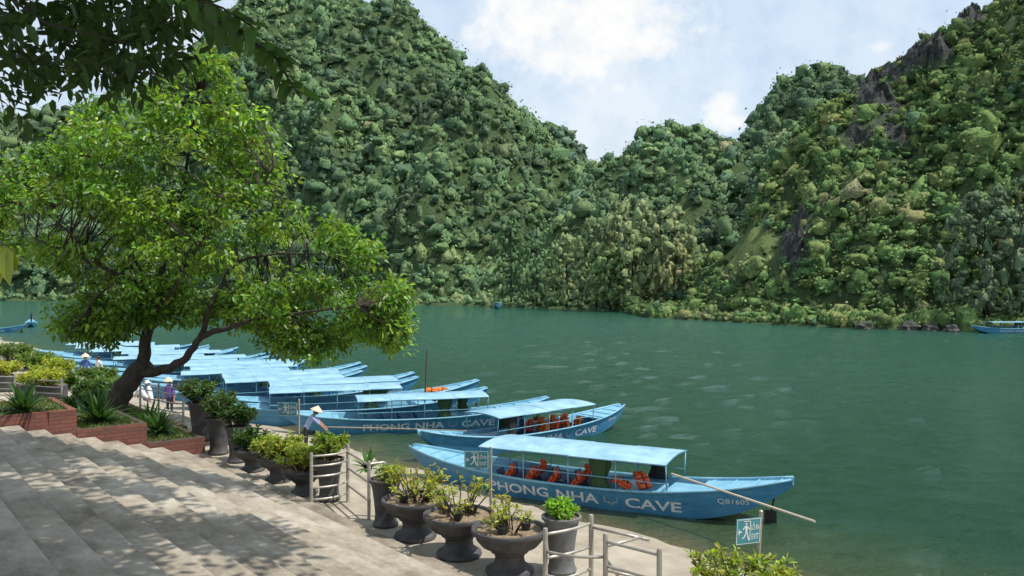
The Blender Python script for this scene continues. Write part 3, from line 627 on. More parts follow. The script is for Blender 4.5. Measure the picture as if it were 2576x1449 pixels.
def boat(label,group,seats=True,curtains=True,roofm='roof',curt2='darkcloth',rowsx=ROWS,x0=-2.7,x1=2.75,cx=(.9,2.)):
    t=thing('river_boat',label,'boat',(0,0,0),0,group); NSt=44
    mb=MB(); vs=[]
    for i in range(NSt+1):
        u=-1+2*i/NSt; x=u*HB; w,z,k,c=hw(u),sh(u),kl(u),cw(u); th=.05; fl=max(k+.05,min(.12,z-.06))
        iw=max(w-th,.03); tt=(fl-k)/(z-k); ic=max(c+(w-c)*tt-th,.02)
        vs+=[(x,-w,z),(x,-c,k),(x,0,k-.03),(x,c,k),(x,w,z),(x,iw,z),(x,ic,fl),(x,-ic,fl),(x,-iw,z)]
    q=9
    for i in range(NSt):
        for j in range(q):
            a=i*q+j; b2=i*q+(j+1)%q; mb.f.append((a,a+q,b2+q,b2)); mb.m.append(0 if j<4 else 1)
    mb.v=vs; mb.f.append(tuple(range(q-1,-1,-1))); mb.m.append(0); mb.f.append(tuple(NSt*q+j for j in range(q))); mb.m.append(1)
    mb.build('hull',[M['hull'],M['light']],t)
    for sg in(-1,1):
        mb=MB(); pts=[(u*HB,sg*(hw(u)+.005),sh(u)-.01) for u in np.linspace(-.995,.995,40)]; mb.tube(pts,.038,6); mb.build('gunwale',M['light'],t,True)
    for nm,u0,u1 in(('bow_deck',.60,.985),('stern_deck',-.985,-.60)):
        mb=MB(); vs=[];fs=[]
        us=np.linspace(u0,u1,12)
        for u in us:
            for y in(-1,1):
                for dz in(-.045,-.085): vs.append((u*HB,y*(hw(u)-.055),sh(u)+dz))
        for i in range(11):
            a=i*4; fs+=[(a,a+4,a+6,a+2),(a+1,a+3,a+7,a+5)]
        fs+=[(0,2,3,1),(44,45,47,46)]
        mb.add(vs,fs)
        for u in us[1:-1:3]: mb.box((u*HB,0,sh(u)-.03),(.05,2*hw(u)-.16,.03))
        mb.build(nm,M['light'],t)
    mb=MB(); mb.box((3.0,0,.36),(.9,1.3,.46),bev=.02); mb.build('engine_box',M['light'],t)
    mb=MB(); np_=4; ny=14
    for p in range(np_):
        xa=x0+(x1-x0)*p/np_-.03; xb=x0+(x1-x0)*(p+1)/np_+.03; dz=.014*(p%2); vs=[];fs=[]
        for x in(xa,xb):
            for th in(0,-.022):
                for j in range(ny+1):
                    y=-1.06+2.12*j/ny; vs.append((x,y,RZ+RA*(1-(y/1.06)**2)+dz+th))
        n1=ny+1
        for j in range(ny):
            fs+=[(j,2*n1+j,2*n1+j+1,j+1),(n1+j,n1+j+1,3*n1+j+1,3*n1+j),(j,j+1,n1+j+1,n1+j),(2*n1+j,3*n1+j,3*n1+j+1,2*n1+j+1)]
        fs+=[(0,n1,3*n1,2*n1),(ny,2*n1+ny,3*n1+ny,n1+ny)]
        mb.add(vs,fs)
    mb.build('roof',M[roofm],t)
    for p in range(np_+1):
        x=x0+(x1-x0)*p/np_; mb=MB(); mb.tube([(x,-1.0+2.0*j/10,RZ-.035+RA*(1-((-1.0+.2*j)/1.06)**2)) for j in range(11)],.016,6); mb.build('roof_rib',M['light'],t,True)
        for sg in(-1,1):
            u=x/HB; MB().tube([(x,sg*(hw(u)-.03),sh(u)-.02),(x,sg*.98,RZ)],.018,7).build('roof_post',M['light'],t,True)
    for sg in(-1,1):
        MB().tube([(x0,sg*.985,RZ-.02),(x1,sg*.985,RZ-.02)],.018,6).build('roof_rail',M['light'],t)
        MB().tube([(x0,sg*.965,.9),(x1,sg*.965,.9)],.013,6).build('side_rail',M['light'],t)
    if seats:
        for x in rowsx:
            for y in(-.42,.42): mb=MB(); seat_mesh(mb,x,y); mb.build('seat',M['navy'],t)
        mb=MB(); mb.box((1.8,0,.36),(1.1,1.5,.30),bev=.02); mb.build('bench',M['light'],t)
    if curtains:
        for (x,y,m_) in((cx[0],-.86,'curtain'),(cx[1],.86,curt2)):
            mb=MB(); n=28; vs=[];fs=[]
            for i in range(9):
                z=.58+(RZ-.61)*i/8; rr=.20-.07*math.exp(-((i-3)/1.8)**2)
                for k in range(n):
                    a=6.2832*k/n; r_=rr*(1+.22*math.sin(7*a+i*.25)); vs.append((x+r_*math.cos(a)*1.35,y+r_*math.sin(a)*.4,z))
            for i in range(8):
                for k in range(n): fs.append((i*n+k,i*n+(k+1)%n,i*n+n+(k+1)%n,i*n+n+k))
            mb.add(vs,fs); mb.build('curtain',M[m_],t,True)
    for sg in(-1,1):
        s=-sg
        def put(nm,txt,xa,xb,za,zb,off=.02):
            v,f=text2d(txt,1,off); v=fit(v,xa,xb,za,zb)
            MB().add([side(s*a,b2,sg) for a,b2 in v],f).build(nm,M['letter'],t)
        put('lettering','PHONG',-2.5,-.6,.14,.42); put('lettering','NHA',-.35,.88,.14,.42); put('lettering','CAVE',1.62,3.1,.14,.42)
        mb=MB(); pl_=[(1.03,.38),(1.03,.22),(1.16,.22),(1.16,.17),(1.29,.17),(1.29,.22),(1.42,.22),(1.42,.38),(1.39,.38),(1.39,.25),(1.26,.25),(1.26,.2),(1.19,.2),(1.19,.25),(1.06,.25),(1.06,.38)]
        mb.add([side(s*a,b2,sg) for a,b2 in pl_],[(0,1,14,15),(1,2,13,14),(2,3,12,13),(3,4,11,12),(4,5,10,11),(5,6,9,10),(6,7,8,9)])
        mb.build('emblem',M['emblem'],t)
        put('registration_number','QB1605',4.0,4.75,.46,.61,.0)
    mb=MB(); mb.box((5.2,0,.05),(.30,.05,.5)); mb.tube([(5.2,0,.2),(5.35,0,.95)],.025,6); mb.build('rudder',M['black'],t)
    return t
def place(o,a,b2):
    a=Vector((a[0],a[1],0)); b2=Vector((b2[0],b2[1],0)); d=b2-a; o.location=(a+b2)/2; o.rotation_euler=(0,0,math.atan2(d.y,d.x)); k=d.length/BL; o.scale=(k,k,k); bpy.context.view_layer.update(); return o
GF='blue tour boats moored side by side'
b1=boat('nearest blue tour boat with white lettering in full view and red life jackets',None); place(b1,(-3.18,25.4),(7.07,20.2))
b2_=copy_tree(b1); b2_['label']='blue tour boat behind the nearest boat, loaded with orange life jackets'; place(b2_,(4.75,34.6),(-3.15,27.3))
bp_=boat('x',GF,True,True,'roof','curtain'); bp_['label']='blue tour boat with white lettering and green curtains beside the person in the conical hat'
place(bp_,(-9.3,32.4),(1.6,35.3))
fl=boat('x',GF,False,True,'roof','curtain',ROWS,-3.5,1.75,(.5,1.2))
fn=['blue roofed boat directly behind the lettered boat with green curtains','second blue roof behind the lettered boat','third blue roof behind the lettered boat','fourth blue roof behind the lettered boat','fifth blue roof behind the lettered boat, beside the limb of the leaning tree','sixth blue roof behind the lettered boat, partly behind the tree limb','seventh blue roof behind the lettered boat, behind the tree trunk','eighth blue roof behind the lettered boat, behind the tree trunk','ninth blue roof behind the lettered boat, left of the trunk','tenth blue roof behind the lettered boat, left of the trunk','seventh from the far end of the moored row of blue boats','sixth from the far end of the moored row of blue boats','fifth from the far end of the moored row of blue boats','fourth from the far end of the moored row of blue boats','third from the far end of the moored row of blue boats','second from the far end of the moored row of blue boats','farthest moored blue boat at the left end of the row']
fleet=[]
for k in range(17):
    o=fl if k==0 else copy_tree(fl); o['label']=fn[k]; o['group']=GF
    jx=[-.2,.7,-.3,.4,-.7,.5,.9,-.7,.4,-.9,.6,.9,-.6,.3,-.4,.2,0][k]
    a=Vector((-12.6+jx,34.2))+Vector((-1.55,1.80))*k; an=math.radians(22.5+[-5,-1.5,.5,0,-1.5,1,0,-1,1,0,1.5,-1,0,1,0,0,0][k]); b2=a+Vector((math.cos(an),math.sin(an)))*[12.2,12.6,12,12.4,11.8,12.2,12.6,11.8,12.3,11.6,12.3,12,11.8,12.2,11.6,11.8,11.6][k]
    place(o,a,b2); fleet.append(o)
ROOFP=('roof','roof_rib','roof_post','roof_rail','side_rail','curtain')
def simple(label,a,b2,roof=True):
    o=copy_tree(fl,None,() if roof else ROOFP); o['label']=label
    if 'group' in o: del o['group']
    place(o,a,b2); return o
p=onz(2440,838,0); simple('blue tour boat cut off by the right frame edge',(p.x+.3,p.y),(p.x+11.6,p.y+1.5))
p=onz(1253,774,0); simple('tiny dark boat in midstream before the far bank',(p.x-.6,p.y-5.5),(p.x+.6,p.y+5.5))
p=onz(58,836,0); simple('open blue boat with raised prow at the left frame edge',(p.x-9.5,p.y-1.5),(p.x,p.y+.5),False)
p=onz(78,824,0); dv=Vector((-.598,1,0)).normalized(); lb=simple('small blue boat carrying a dark clad rider at the far left',(p.x,p.y),(p.x+dv.x*9,p.y+dv.y*9),False)
def jacket_mesh():
    mb=MB()
    mb.box((0,0,.19),(.09,.40,.38),bev=.03)
    mb.box((.09,-.12,.18),(.08,.17,.40),bev=.03); mb.box((.09,.12,.18),(.08,.17,.40),bev=.03)
    for s in(-1,1):
        mb.tube([(.06,s*.07,.36),(.02,s*.10,.45),(-.06,s*.08,.48),(-.08,0,.49)],[.055,.06,.055,.05],8)
        mb.box((.135,s*.12,.12),(.012,.16,.03),mi=1); mb.box((.135,s*.12,.26),(.012,.16,.03),mi=1)
    return mb
jm={}
def jacket(bt,x,y,z,col,label,group,rx=0,ry=-14,rz=0):
    if col not in jm:
        o=jacket_mesh().build('life_jacket',[M[col],M['black']],None,True,45); jm[col]=o
    else: o=jm[col].copy(); COL.objects.link(o)
    mw=bt.matrix_world @ Matrix.Translation((x,y,z)) @ Matrix.Rotation(math.radians(rz),4,'Z')@Matrix.Rotation(math.radians(ry),4,'Y')@Matrix.Rotation(math.radians(rx),4,'X')
    o.matrix_world=mw; tag(o,label,'life jacket',group)
for i,x in enumerate(ROWS):
    nm=['leftmost','second','third','fourth'][i]
    jacket(b1,x-.14,-.42,.38,'orange',f'red life jacket over a near side seat of the nearest boat, {nm} from the left','life jackets in the nearest boat',random.uniform(-8,8),40,random.uniform(-10,10))
    if i in(1,3): jacket(b1,x-.17,.42,.38,'orange',f'red life jacket over a far side seat of the nearest boat, {"left" if i==1 else "right"} one','life jackets in the nearest boat',random.uniform(-6,6),30)
jacket(b1,1.55,-.35,.52,'orange','red life jacket lying on the bench right of the green curtain, left one','life jackets in the nearest boat',0,-60,20)
jacket(b1,1.95,-.2,.52,'orange','red life jacket lying on the bench right of the green curtain, right one','life jackets in the nearest boat',0,-35,-30)
for i,x in enumerate(ROWS):
    for y in(-.42,.42):
        jacket(b2_,x-.19,y,.36,'orange2' if (i+(y>0))%3 else 'orange','orange life jacket draped over a seat of the boat behind the nearest one','life jackets in the second nearest boat',random.uniform(-8,8),random.uniform(-20,30))
for (k,x,lb_) in((1,3.7,'orange life jacket nearer the roof on the second fleet boat behind the lettered one'),(1,4.2,'orange life jacket nearer the bow tip of the second boat behind the lettered one'),(0,3.9,'orange life jacket on the bow deck of the boat directly behind the lettered one'),(2,4.0,'orange life jacket on the bow deck of the third boat behind the lettered one')):
    jacket(fleet[k],x,.1,.74,'orange2',lb_,'life jackets on the fleet bows',0,-80,30)
o=MB().tube([cpt(1690,1192,20.6),cpt(2050,1312,17.2)],.028,8).build('boat_pole',M['palewood'],None); tag(o,'long pale pole sticking out over the water from the nearest boat','pole')
a=cpt(1066,985,37.5); o=MB().tube([(a.x,a.y,-.8),(a.x+.15,a.y,H-160*37.5/F)],[.05,.04],8).build('mooring_post',M['darkwood'],None); tag(o,'upright dark mooring post between the blue roofs','post')
o=MB().tube([Vector((-6.62,28.45,1.02)),Vector((-4.,28.6,.93)),Vector((-1.6,28.6,.85))],.022,6).build('mooring_pole',M['wood'],None); tag(o,'thin pole held by the person in the conical hat','pole')

# ---------------------------------------------------------------- people
mcol,nt,b=newmat('skin_and_clothes'); at=nt.nodes.new('ShaderNodeAttribute'); at.attribute_name='Col'; L(nt,at.outputs['Color'],b.inputs['Base Color']); b.inputs['Roughness'].default_value=.8
def person(label,loc,rz,shirt,trousers,lean=0,arms=None,hat='cone',sit=False,scale=1.):
    t=thing('person',label,'person',loc,rz,None,scale)
    SK=(.42,.24,.15); V=[];E=[];R=[];Cc=[]
    def add(p,r,par,c):
        V.append(Vector(p)); R.append(r); k=len(V)-1
        if par is not None: E.append((par,k)); Cc.append(c)
        return k
    Rl=Matrix.Rotation(math.radians(lean),3,'Y'); pv=Vector((0,0,.86))
    def up(p): return pv+Rl@(Vector(p)-pv)
    pe=add(pv,.125,None,trousers); s1=add(up((.01,0,1.04)),.115,pe,shirt); ch=add(up((.02,0,1.22)),.125,s1,shirt); sh_=add(up((.02,0,1.33)),.085,ch,shirt)
    ne=add(up((.035,0,1.41)),.05,sh_,SK); hd=add(up((.055,0,1.50)),.082,ne,SK); ht=add(up((.05,0,1.58)),.078,hd,SK); add(up((.145,0,1.495)),.014,hd,SK)
    for sg,nm in((1,'l'),(-1,'r')):
        S=up((.02,sg*.165,1.32)); k=add(S,.055,sh_,shirt)
        tgt=(arms or {}).get(nm,(.1,sg*.26,.80)); Tg=Vector(tgt); mid=(S+Tg)/2; ln=(Tg-S).length; bend=math.sqrt(max(.0,.27**2-(ln/2)**2)) if ln<.54 else 0
        el=mid+Vector((-.6,sg*.5,-.6)).normalized()*bend; k=add(el,.042,k,shirt); k=add(Tg,.026,k,SK)
        d=(Tg-el).normalized(); pl=add(Tg+d*.05,.03,k,SK); sd=d.cross(Vector((0,0,1)));
        if sd.length<.1: sd=Vector((1,0,0))
        sd.normalize(); dn=sd.cross(d)
        for j,(off,l1) in enumerate(((-.03,.06),(-.01,.075),(.01,.07),(.03,.055))):
            a=add(Tg+d*.095+sd*off,.010,pl,SK); q=add(Tg+d*(.095+l1*.55)+sd*off-dn*.012,.009,a,SK); add(Tg+d*(.095+l1*.85)+sd*off-dn*.035,.008,q,SK)
        a=add(Tg+d*.05+sd*.045,.011,pl,SK); add(Tg+d*.085+sd*.055-dn*.015,.009,a,SK)
        if not sit:
            hp=add((0,sg*.085,.80),.088,pe,trousers); kn=add((.03,sg*.10,.45),.058,hp,trousers); an=add((-.01+.04*sg,sg*.11,.09),.042,kn,trousers); add((.13+.04*sg,sg*.12,.035),.032,an,(.03,.025,.02))
        else:
            hp=add((.05,sg*.085,.82),.088,pe,trousers); kn=add((.42,sg*.12,.84),.06,hp,trousers); an=add((.40,sg*.12,.45),.042,kn,trousers); add((.54,sg*.12,.40),.032,an,(.03,.025,.02))
    me=bpy.data.meshes.new('body'); me.from_pydata(V,E,[]); o=link('body',me)
    o.modifiers.new('s','SKIN'); sk=me.skin_vertices[0].data
    for i,r_ in enumerate(R): sk[i].radius=(r_,r_); sk[i].use_root=(i==0)
    for i in(1,2): sk[i].radius=(R[i]*1.25,R[i]*.9)
    su=o.modifiers.new('u','SUBSURF'); su.levels=1; su.render_levels=1
    dg=bpy.context.evaluated_depsgraph_get(); dg.update(); m2=bpy.data.meshes.new_from_object(o.evaluated_get(dg)); bpy.data.objects.remove(o)
    cs=[]
    for pl in m2.polygons:
        c=pl.center; best=9;bc=SK
        for (i,j),cc in zip(E,Cc):
            a=V[i]; d=V[j]-a; f=max(0,min(1,(c-a).dot(d)/max(d.dot(d),1e-9))); dist=(a+d*f-c).length-(R[i]*(1-f)+R[j]*f)
            if dist<best: best=dist; bc=cc
        cs.append((*bc,1))
    at_=m2.attributes.new('Col','FLOAT_COLOR','FACE'); at_.data.foreach_set('color',np.array(cs,dtype=np.float32).ravel()); m2.materials.clear(); m2.materials.append(mcol)
    m2.polygons.foreach_set('use_smooth',[True]*len(m2.polygons)); link('body',m2,t)
    hc=up((.045,0,1.56))
    mb=MB(); mb.lathe([(.088,-.08),(.096,-.02),(.09,.03),(.06,.065),(.01,.078)],16); o=mb.build('hair',M['hair'],t,True); o.location=hc+Vector((-.018,0,0)); o.rotation_euler=(0,math.radians(lean-8),0)
    if hat=='cone':
        mb=MB(); mb.lathe([(.0,.19),(.06,.135),(.14,.075),(.225,.0),(.23,-.008),(.215,-.004),(.13,.06),(.0,.16)],28,(0,0,0),0,False); o=mb.build('conical_hat',M['straw'],t,True); o.location=hc+Vector((0,0,.02)); o.rotation_euler=(0,math.radians(lean*.6),0)
    elif hat=='cap':
        mb=MB(); mb.lathe([(.17,-.012),(.172,-.004),(.10,.01),(.098,.05),(.075,.095),(.01,.105)],20); o=mb.build('sun_hat',M['white'],t,True); o.location=hc+Vector((0,0,.01)); o.rotation_euler=(0,math.radians(lean*.6),0)
    return t
person('person in conical straw hat and lavender blue shirt reaching toward the boat',Vector((-7.3,28.4,.14)),math.radians(8),(.34,.41,.66),(.02,.02,.025),30,{'r':(.72,-.16,.80),'l':(.66,.14,.86)})
person('person in conical hat and purple top near the small far exit sign',Vector((-14.55,34.2,.42)),math.radians(-100),(.18,.10,.38),(.03,.03,.05),6)
person('person in white clothes and white hat beside the leaning trunk',Vector((-14.8,33.,.5)),math.radians(200),(.75,.75,.75),(.4,.4,.42),10,None,'cap')
person('person in pale shirt bending close to the leaning trunk',Vector((-15.2,33.4,.5)),math.radians(180),(.55,.58,.65),(.1,.1,.14),30,{'l':(.5,.15,.7),'r':(.5,-.15,.7)},'cap')
person('person in blue with conical hat at the far left behind the box planter',Vector((-21.5,40.5,.9)),math.radians(-60),(.07,.12,.35),(.05,.05,.1),4)
person('person in white standing next to the blue clad one at the far left',Vector((-20.6,40.2,.9)),math.radians(-120),(.75,.75,.75),(.55,.55,.55),8,None,'none')
mw=b2_.matrix_world@Vector((.6,.1,.0)); person('dark clad person seated under the roof of the second nearest boat',Vector((mw.x,mw.y,-.42)),math.radians(200),(.03,.05,.12),(.02,.02,.03),8,None,'none',True)
mw=lb.matrix_world@Vector((-4.,0,.25)); person('dark clad person on the stern of the small boat far left',Vector((mw.x,mw.y,.55)),math.radians(60),(.03,.03,.08),(.02,.02,.03),5,None,'none')

# ---------------------------------------------------------------- leaning tree
def inpoly(x,y,P):
    c=False; j=len(P)-1
    for i in range(len(P)):
        if (P[i][1]>y)!=(P[j][1]>y) and x<(P[j][0]-P[i][0])*(y-P[i][1])/(P[j][1]-P[i][1])+P[i][0]: c=not c
        j=i
    return c
D0=22.; base=cpt(310,1035,D0)
t=thing('leaning_tree','large leaning broadleaf tree with bright green crown growing beside the steps','tree',base)
LB=[]
def limb(mb,pts,r0,r1):
    W=[cpt(x,y,D0+dz)-base for x,y,dz in pts]
    S=[]
    for i in range(len(W)-1):
        a=W[max(i-1,0)];b_=W[i];c=W[i+1];d=W[min(i+2,len(W)-1)]
        for k in range(4):
            f=k/4; S.append(.5*((2*b_)+(c-a)*f+(2*a-5*b_+4*c-d)*f*f+(3*b_-a-3*c+d)*f**3)+Vector((random.gauss(0,.018),random.gauss(0,.018),random.gauss(0,.018))))
    S.append(W[-1]); n=len(S); rad=[r0+(r1-r0)*(i/(n-1))**.8 for i in range(n)]
    mb.tube(S,rad,10); LB.extend([(S[i],rad[i]) for i in range(n)])
mb=MB()
limb(mb,[(285,1040,0),(300,1000,0),(330,955,0),(366,912,0)],.35,.24)
mb.build('trunk',M['bark'],t,True)
mb=MB()
limb(mb,[(342,945,0),(362,900,0),(366,860,0),(378,800,0),(374,755,-.1)],.20,.115)
limb(mb,[(374,760,0),(330,705,-.4),(260,672,-.8),(180,640,-1.2),(90,600,-1.5)],.10,.03)
limb(mb,[(376,765,0),(405,690,.3),(430,600,.6),(462,480,.8),(475,360,.5),(500,230,.2)],.11,.025)
limb(mb,[(374,755,0),(335,640,.8),(285,520,1.4),(250,400,1.5)],.09,.025)
limb(mb,[(430,600,.6),(520,560,0),(620,500,-.6),(690,420,-1)],.06,.02)
limb(mb,[(346,940,0),(410,930,-.2),(470,900,-.4),(505,850,-.6),(575,822,-.9),(660,800,-1.2),(780,785,-1.4),(900,770,-1.6)],.15,.022)
limb(mb,[(505,850,-.6),(545,740,-.5),(600,660,-.2),(700,640,.3),(830,640,.6)],.085,.02)
limb(mb,[(378,800,0),(440,720,-1.2),(500,620,-2),(560,500,-2.2)],.07,.02)
limb(mb,[(330,705,-.4),(250,740,-1),(190,820,-1.3),(160,860,-1.4)],.04,.012)
limb(mb,[(260,672,-.8),(150,560,-.6),(60,520,-.4),(-20,500,0)],.05,.015)
mb.build('limb',M['bark'],t,True)
POLY=[(-60,560),(-40,470),(60,400),(110,350),(180,300),(240,250),(320,225),(390,175),(470,138),(555,145),(595,200),(580,265),(690,305),(745,375),(700,430),(772,440),(715,505),(770,525),(850,565),(950,615),(965,680),(1022,720),(1010,860),(950,880),(900,830),(860,870),(790,900),(720,860),(620,840),(560,800),(480,780),(430,770),(400,800),(330,810),(290,845),(230,845),(150,890),(135,855),(210,780),(250,720),(180,690),(100,670),(0,660)]
PLOW=[(560,740),(700,700),(1000,700),(1015,870),(950,890),(860,880),(790,910),(700,880),(600,850)]
PLEFT=[(120,760),(260,690),(500,690),(520,800),(460,840),(400,830),(330,860),(240,870),(140,895)]
cl=[]; tries=0
while len(cl)<1080 and tries<400000:
    tries+=1; low=len(cl)>=860
    x=random.uniform(-60,1030); y=random.uniform(130,910)
    if not inpoly(x,y,(PLOW if len(cl)<990 else PLEFT) if low else POLY): continue
    e=min(1,min(math.hypot(x-a,y-b2) for a,b2 in POLY)/130)
    dz=random.uniform(-1,1)*(.5+2.0*e)
    p=cpt(x,y,D0+dz)-base
    g=mn.noise(Vector((p.x*.75,p.y*.35,p.z*.9)))+.55*mn.noise(Vector((p.x*1.9,p.y*.8,p.z*1.9)))
    if g<(-.05 if low else .06) and random.random()<.96: continue
    if y>820 and 320<x<560 and random.random()<.6: continue
    cl.append(p)
mb=MB()
for i,p in enumerate(cl):
    best=min(LB,key=lambda q:(q[0]-p).length)
    q=best[0]; 
    if (q-p).length>2.6 or random.random()<(.45 if i<860 else .88): continue
    m_=q.lerp(p,.5)+Vector((random.gauss(0,.1),random.gauss(0,.1),random.gauss(.1,.12))); mb.tube([q,m_,p],[min(best[1],.024),.015,.006],5,0,False)
mb.build('twig',M['bark'],t,True)
P=[];A=[];N_=[];C=[]
for p in cl:
    n=random.randint(24,38); r_=random.uniform(.25,.47); k=rng.normal(size=(n,3)); k=nrm(k)*(rng.random((n,1))**.5)*r_*np.array([1.2,1.2,.8])
    P.append(np.array(p)[None]+k); a=k/r_*.8+rng.normal(0,.5,(n,3)); a[:,2]-=.4; A.append(a); nn=rng.normal(0,.5,(n,3)); nn[:,2]+=1; N_.append(nn)
    b0=np.array((.092,.19,.030)) if random.random()<.62 else np.array((.15,.25,.038)); C.append(jit(b0*math.exp(random.gauss(0,.2)),n,.25,.1))
P=np.concatenate(P);A=np.concatenate(A);N_=np.concatenate(N_);C=np.concatenate(C); k=len(P)
leaves('crown',P,A,N_,rng.uniform(.13,.20,k),rng.uniform(.075,.11,k),C,M['leaf'],t)

# ---------------------------------------------------------------- overhanging tree in the near left corner
tb=Vector((-9.5,3.2,4.25)); t=thing('overhanging_tree','dark overhanging tree whose leafy branches hang into the top left corner','tree',tb)
mb=MB(); mb.tube([Vector((0,0,-.2)),Vector((.1,.1,1.5)),Vector((.5,.3,3.2)),Vector((1.0,.7,4.6))],[.36,.28,.24,.2],10); mb.build('trunk',M['darkbark'],t,True)
mb=MB()
def lb2(pts,r0,r1):
    pts=[Vector(p)-tb for p in pts]; n=len(pts); S=[]
    for i in range(n-1):
        for k in range(4): S.append(pts[i].lerp(pts[i+1],k/4))
    S.append(pts[-1]); m_=len(S); rr=[r0+(r1-r0)*(i/(m_-1))**.5 for i in range(m_)]; mb.tube(S,rr,7)
J=(-8.5,3.9,8.85)
lb2([J,(-6,5.5,10.2),(-3.5,7.5,11.4),(-1.5,9.5,12.4),(0,11,13.2)],.16,.03)
lb2([J,(-6.5,6.5,10.8),(-4.5,9.5,12.2),(-2.5,12,13.4)],.14,.03)
lb2([J,(-5,4.2,8.9),(-3.2,4.6,8.5),cpt(430,-40,4.8),cpt(560,60,4.7),cpt(690,140,4.6),cpt(748,235,4.55)],.07,.004)
lb2([(-5,4.2,8.9),cpt(-120,-100,5.),cpt(120,60,5.),cpt(330,110,5.)],.02,.004)
lb2([(-3.2,4.6,8.5),cpt(350,-60,4.6),cpt(560,20,4.3),cpt(640,70,4.2)],.015,.004)
lb2([J,(-6.2,4,7.8),cpt(-260,100,5.2),cpt(60,150,5.6),cpt(260,150,5.6)],.02,.004)
lb2([cpt(-260,100,5.2),cpt(-200,420,3.6),cpt(-60,560,3.),cpt(14,618,2.9)],.012,.003)
mb.build('limb',M['darkbark'],t,True)
P2=[(-50,-50),(470,-50),(480,40),(430,85),(440,140),(330,160),(250,190),(180,170),(120,210),(40,215),(-50,230)]
P=[];A=[];N_=[];C=[];W_=[]
def addleaf(p,d,ln,col):
    P.append(p);A.append(d);N_.append((random.gauss(0,.45),random.gauss(0,.45),1));W_.append(ln);C.append(np.array(col)*math.exp(random.gauss(0,.25)))
DKc=(.026,.06,.012)
for (a,b2,n) in((cpt(430,-40,4.8),cpt(560,60,4.7),14),(cpt(560,60,4.7),cpt(690,140,4.6),17),(cpt(690,140,4.6),cpt(748,235,4.55),9),(cpt(350,-60,4.6),cpt(560,20,4.3),14),(cpt(560,20,4.3),cpt(640,70,4.2),8)):
    ax=(b2-a).normalized()
    for i in range(n):
        f=(i+.5*random.random())/n; q=a.lerp(b2,f)-tb; sgn=1 if i%2 else -1
        d=ax*.7+Vector((0,random.gauss(0,.5),0))+Vector((ax.z,0,-ax.x))*sgn*random.uniform(.4,.9)+Vector((0,0,-.25)); addleaf(q,d,random.uniform(.11,.17),(.04,.09,.018))
        N_[-1]=(random.gauss(0,.4),-.7+random.gauss(0,.4),.8)
n=0
while n<235:
    x=random.uniform(-60,500); y=random.uniform(-60,300)
    if not inpoly(x,y,P2): continue
    if mn.noise(Vector((x/80,y/65,2.2)))<-.02: continue
    p=cpt(x,y,random.uniform(4.8,8.5))-tb; n+=1
    ax=Vector((random.gauss(.5,.6),random.gauss(0,.6),random.gauss(-.3,.3))).normalized(); L0=random.uniform(.25,.45); m_=random.randint(6,10)
    for i in range(m_):
        q=p+ax*(L0*i/m_); sgn=1 if i%2 else -1
        addleaf(q,ax*.6+Vector((ax.z,random.gauss(0,.6),-ax.x))*sgn*.8+Vector((0,0,-.2)),random.uniform(.09,.145),DKc)
n=0;tr=0
while n<2450 and tr<90000:
    tr+=1; x=random.uniform(-6,1.8); y=random.uniform(3.,13.5); zlo=max(9.3,6.4+.5*y); z=random.uniform(zlo,zlo+1.8)
    th_=(-.27 if x<.2 else 0.) if y<9. else .07
    if mn.noise(Vector((x,y,z*.5))*.5)<th_: continue
    p=Vector((x,y,z))-tb; n+=1
    for _ in range(random.randint(14,20)): addleaf(p+Vector((random.gauss(0,.24),random.gauss(0,.24),random.gauss(0,.15))),Vector((random.gauss(0,1),random.gauss(0,1),random.gauss(-.3,.5))),random.uniform(.15,.22),DKc)
for (x,y,dx,ln) in((16,620,.22,.13),(2,622,-.1,.12),(-14,606,.05,.13),(10,618,.5,.09),(4,630,.1,.10)): addleaf(cpt(x,y,2.9)-tb,Vector((dx,random.uniform(-.2,.3),-1)),ln,(.19,.23,.035)); N_[-1]=(random.gauss(.2,.4),-1,random.gauss(.3,.3))
k=len(P); W_=np.array(W_)
leaves('foliage',np.array([tuple(p) for p in P]),np.array([tuple(d) for d in A]),np.array(N_),W_,W_*rng.uniform(.42,.55,k),np.array(C),M['leafdark'],t,.14,.15)

# ---------------------------------------------------------------- camera, sun, sky
cam=bpy.data.cameras.new('camera'); co=bpy.data.objects.new('camera',cam); COL.objects.link(co); co.location=(0,0,H); co.rotation_euler=(math.radians(90),0,0)
cam.sensor_width=36; cam.lens=36*F/2576; cam.clip_end=6000; cam.shift_y=-(724.5-720)/2576; scene.camera=co
AZ=math.radians(100); EL=math.radians(61)
sd=Vector((math.sin(AZ)*math.cos(EL),math.cos(AZ)*math.cos(EL),math.sin(EL)))
su=bpy.data.lights.new('sun','SUN'); su.energy=5.0; su.angle=math.radians(.53); su.color=(1,.955,.88); so=bpy.data.objects.new('sun',su); COL.objects.link(so); so.rotation_euler=sd.to_track_quat('Z','Y').to_euler()
wd=bpy.data.worlds.new('World'); scene.world=wd; wd.use_nodes=True; nt=wd.node_tree; nt.nodes.clear()
out=nt.nodes.new('ShaderNodeOutputWorld'); bg=nt.nodes.new('ShaderNodeBackground'); sky=nt.nodes.new('ShaderNodeTexSky'); sky.sky_type='NISHITA'; sky.sun_disc=False; sky.sun_elevation=EL; sky.sun_rotation=AZ; sky.air_density=1.0; sky.dust_density=.5; sky.ozone_density=1.0
bg.inputs['Strength'].default_value=.15; L(nt,sky.outputs[0],bg.inputs[0])
tc=nt.nodes.new('ShaderNodeTexCoord'); sp=nt.nodes.new('ShaderNodeSeparateXYZ'); L(nt,tc.outputs['Generated'],sp.inputs[0])
def mth(op,a,b2=None,c=None): return MM(nt,op,a,b2,c)
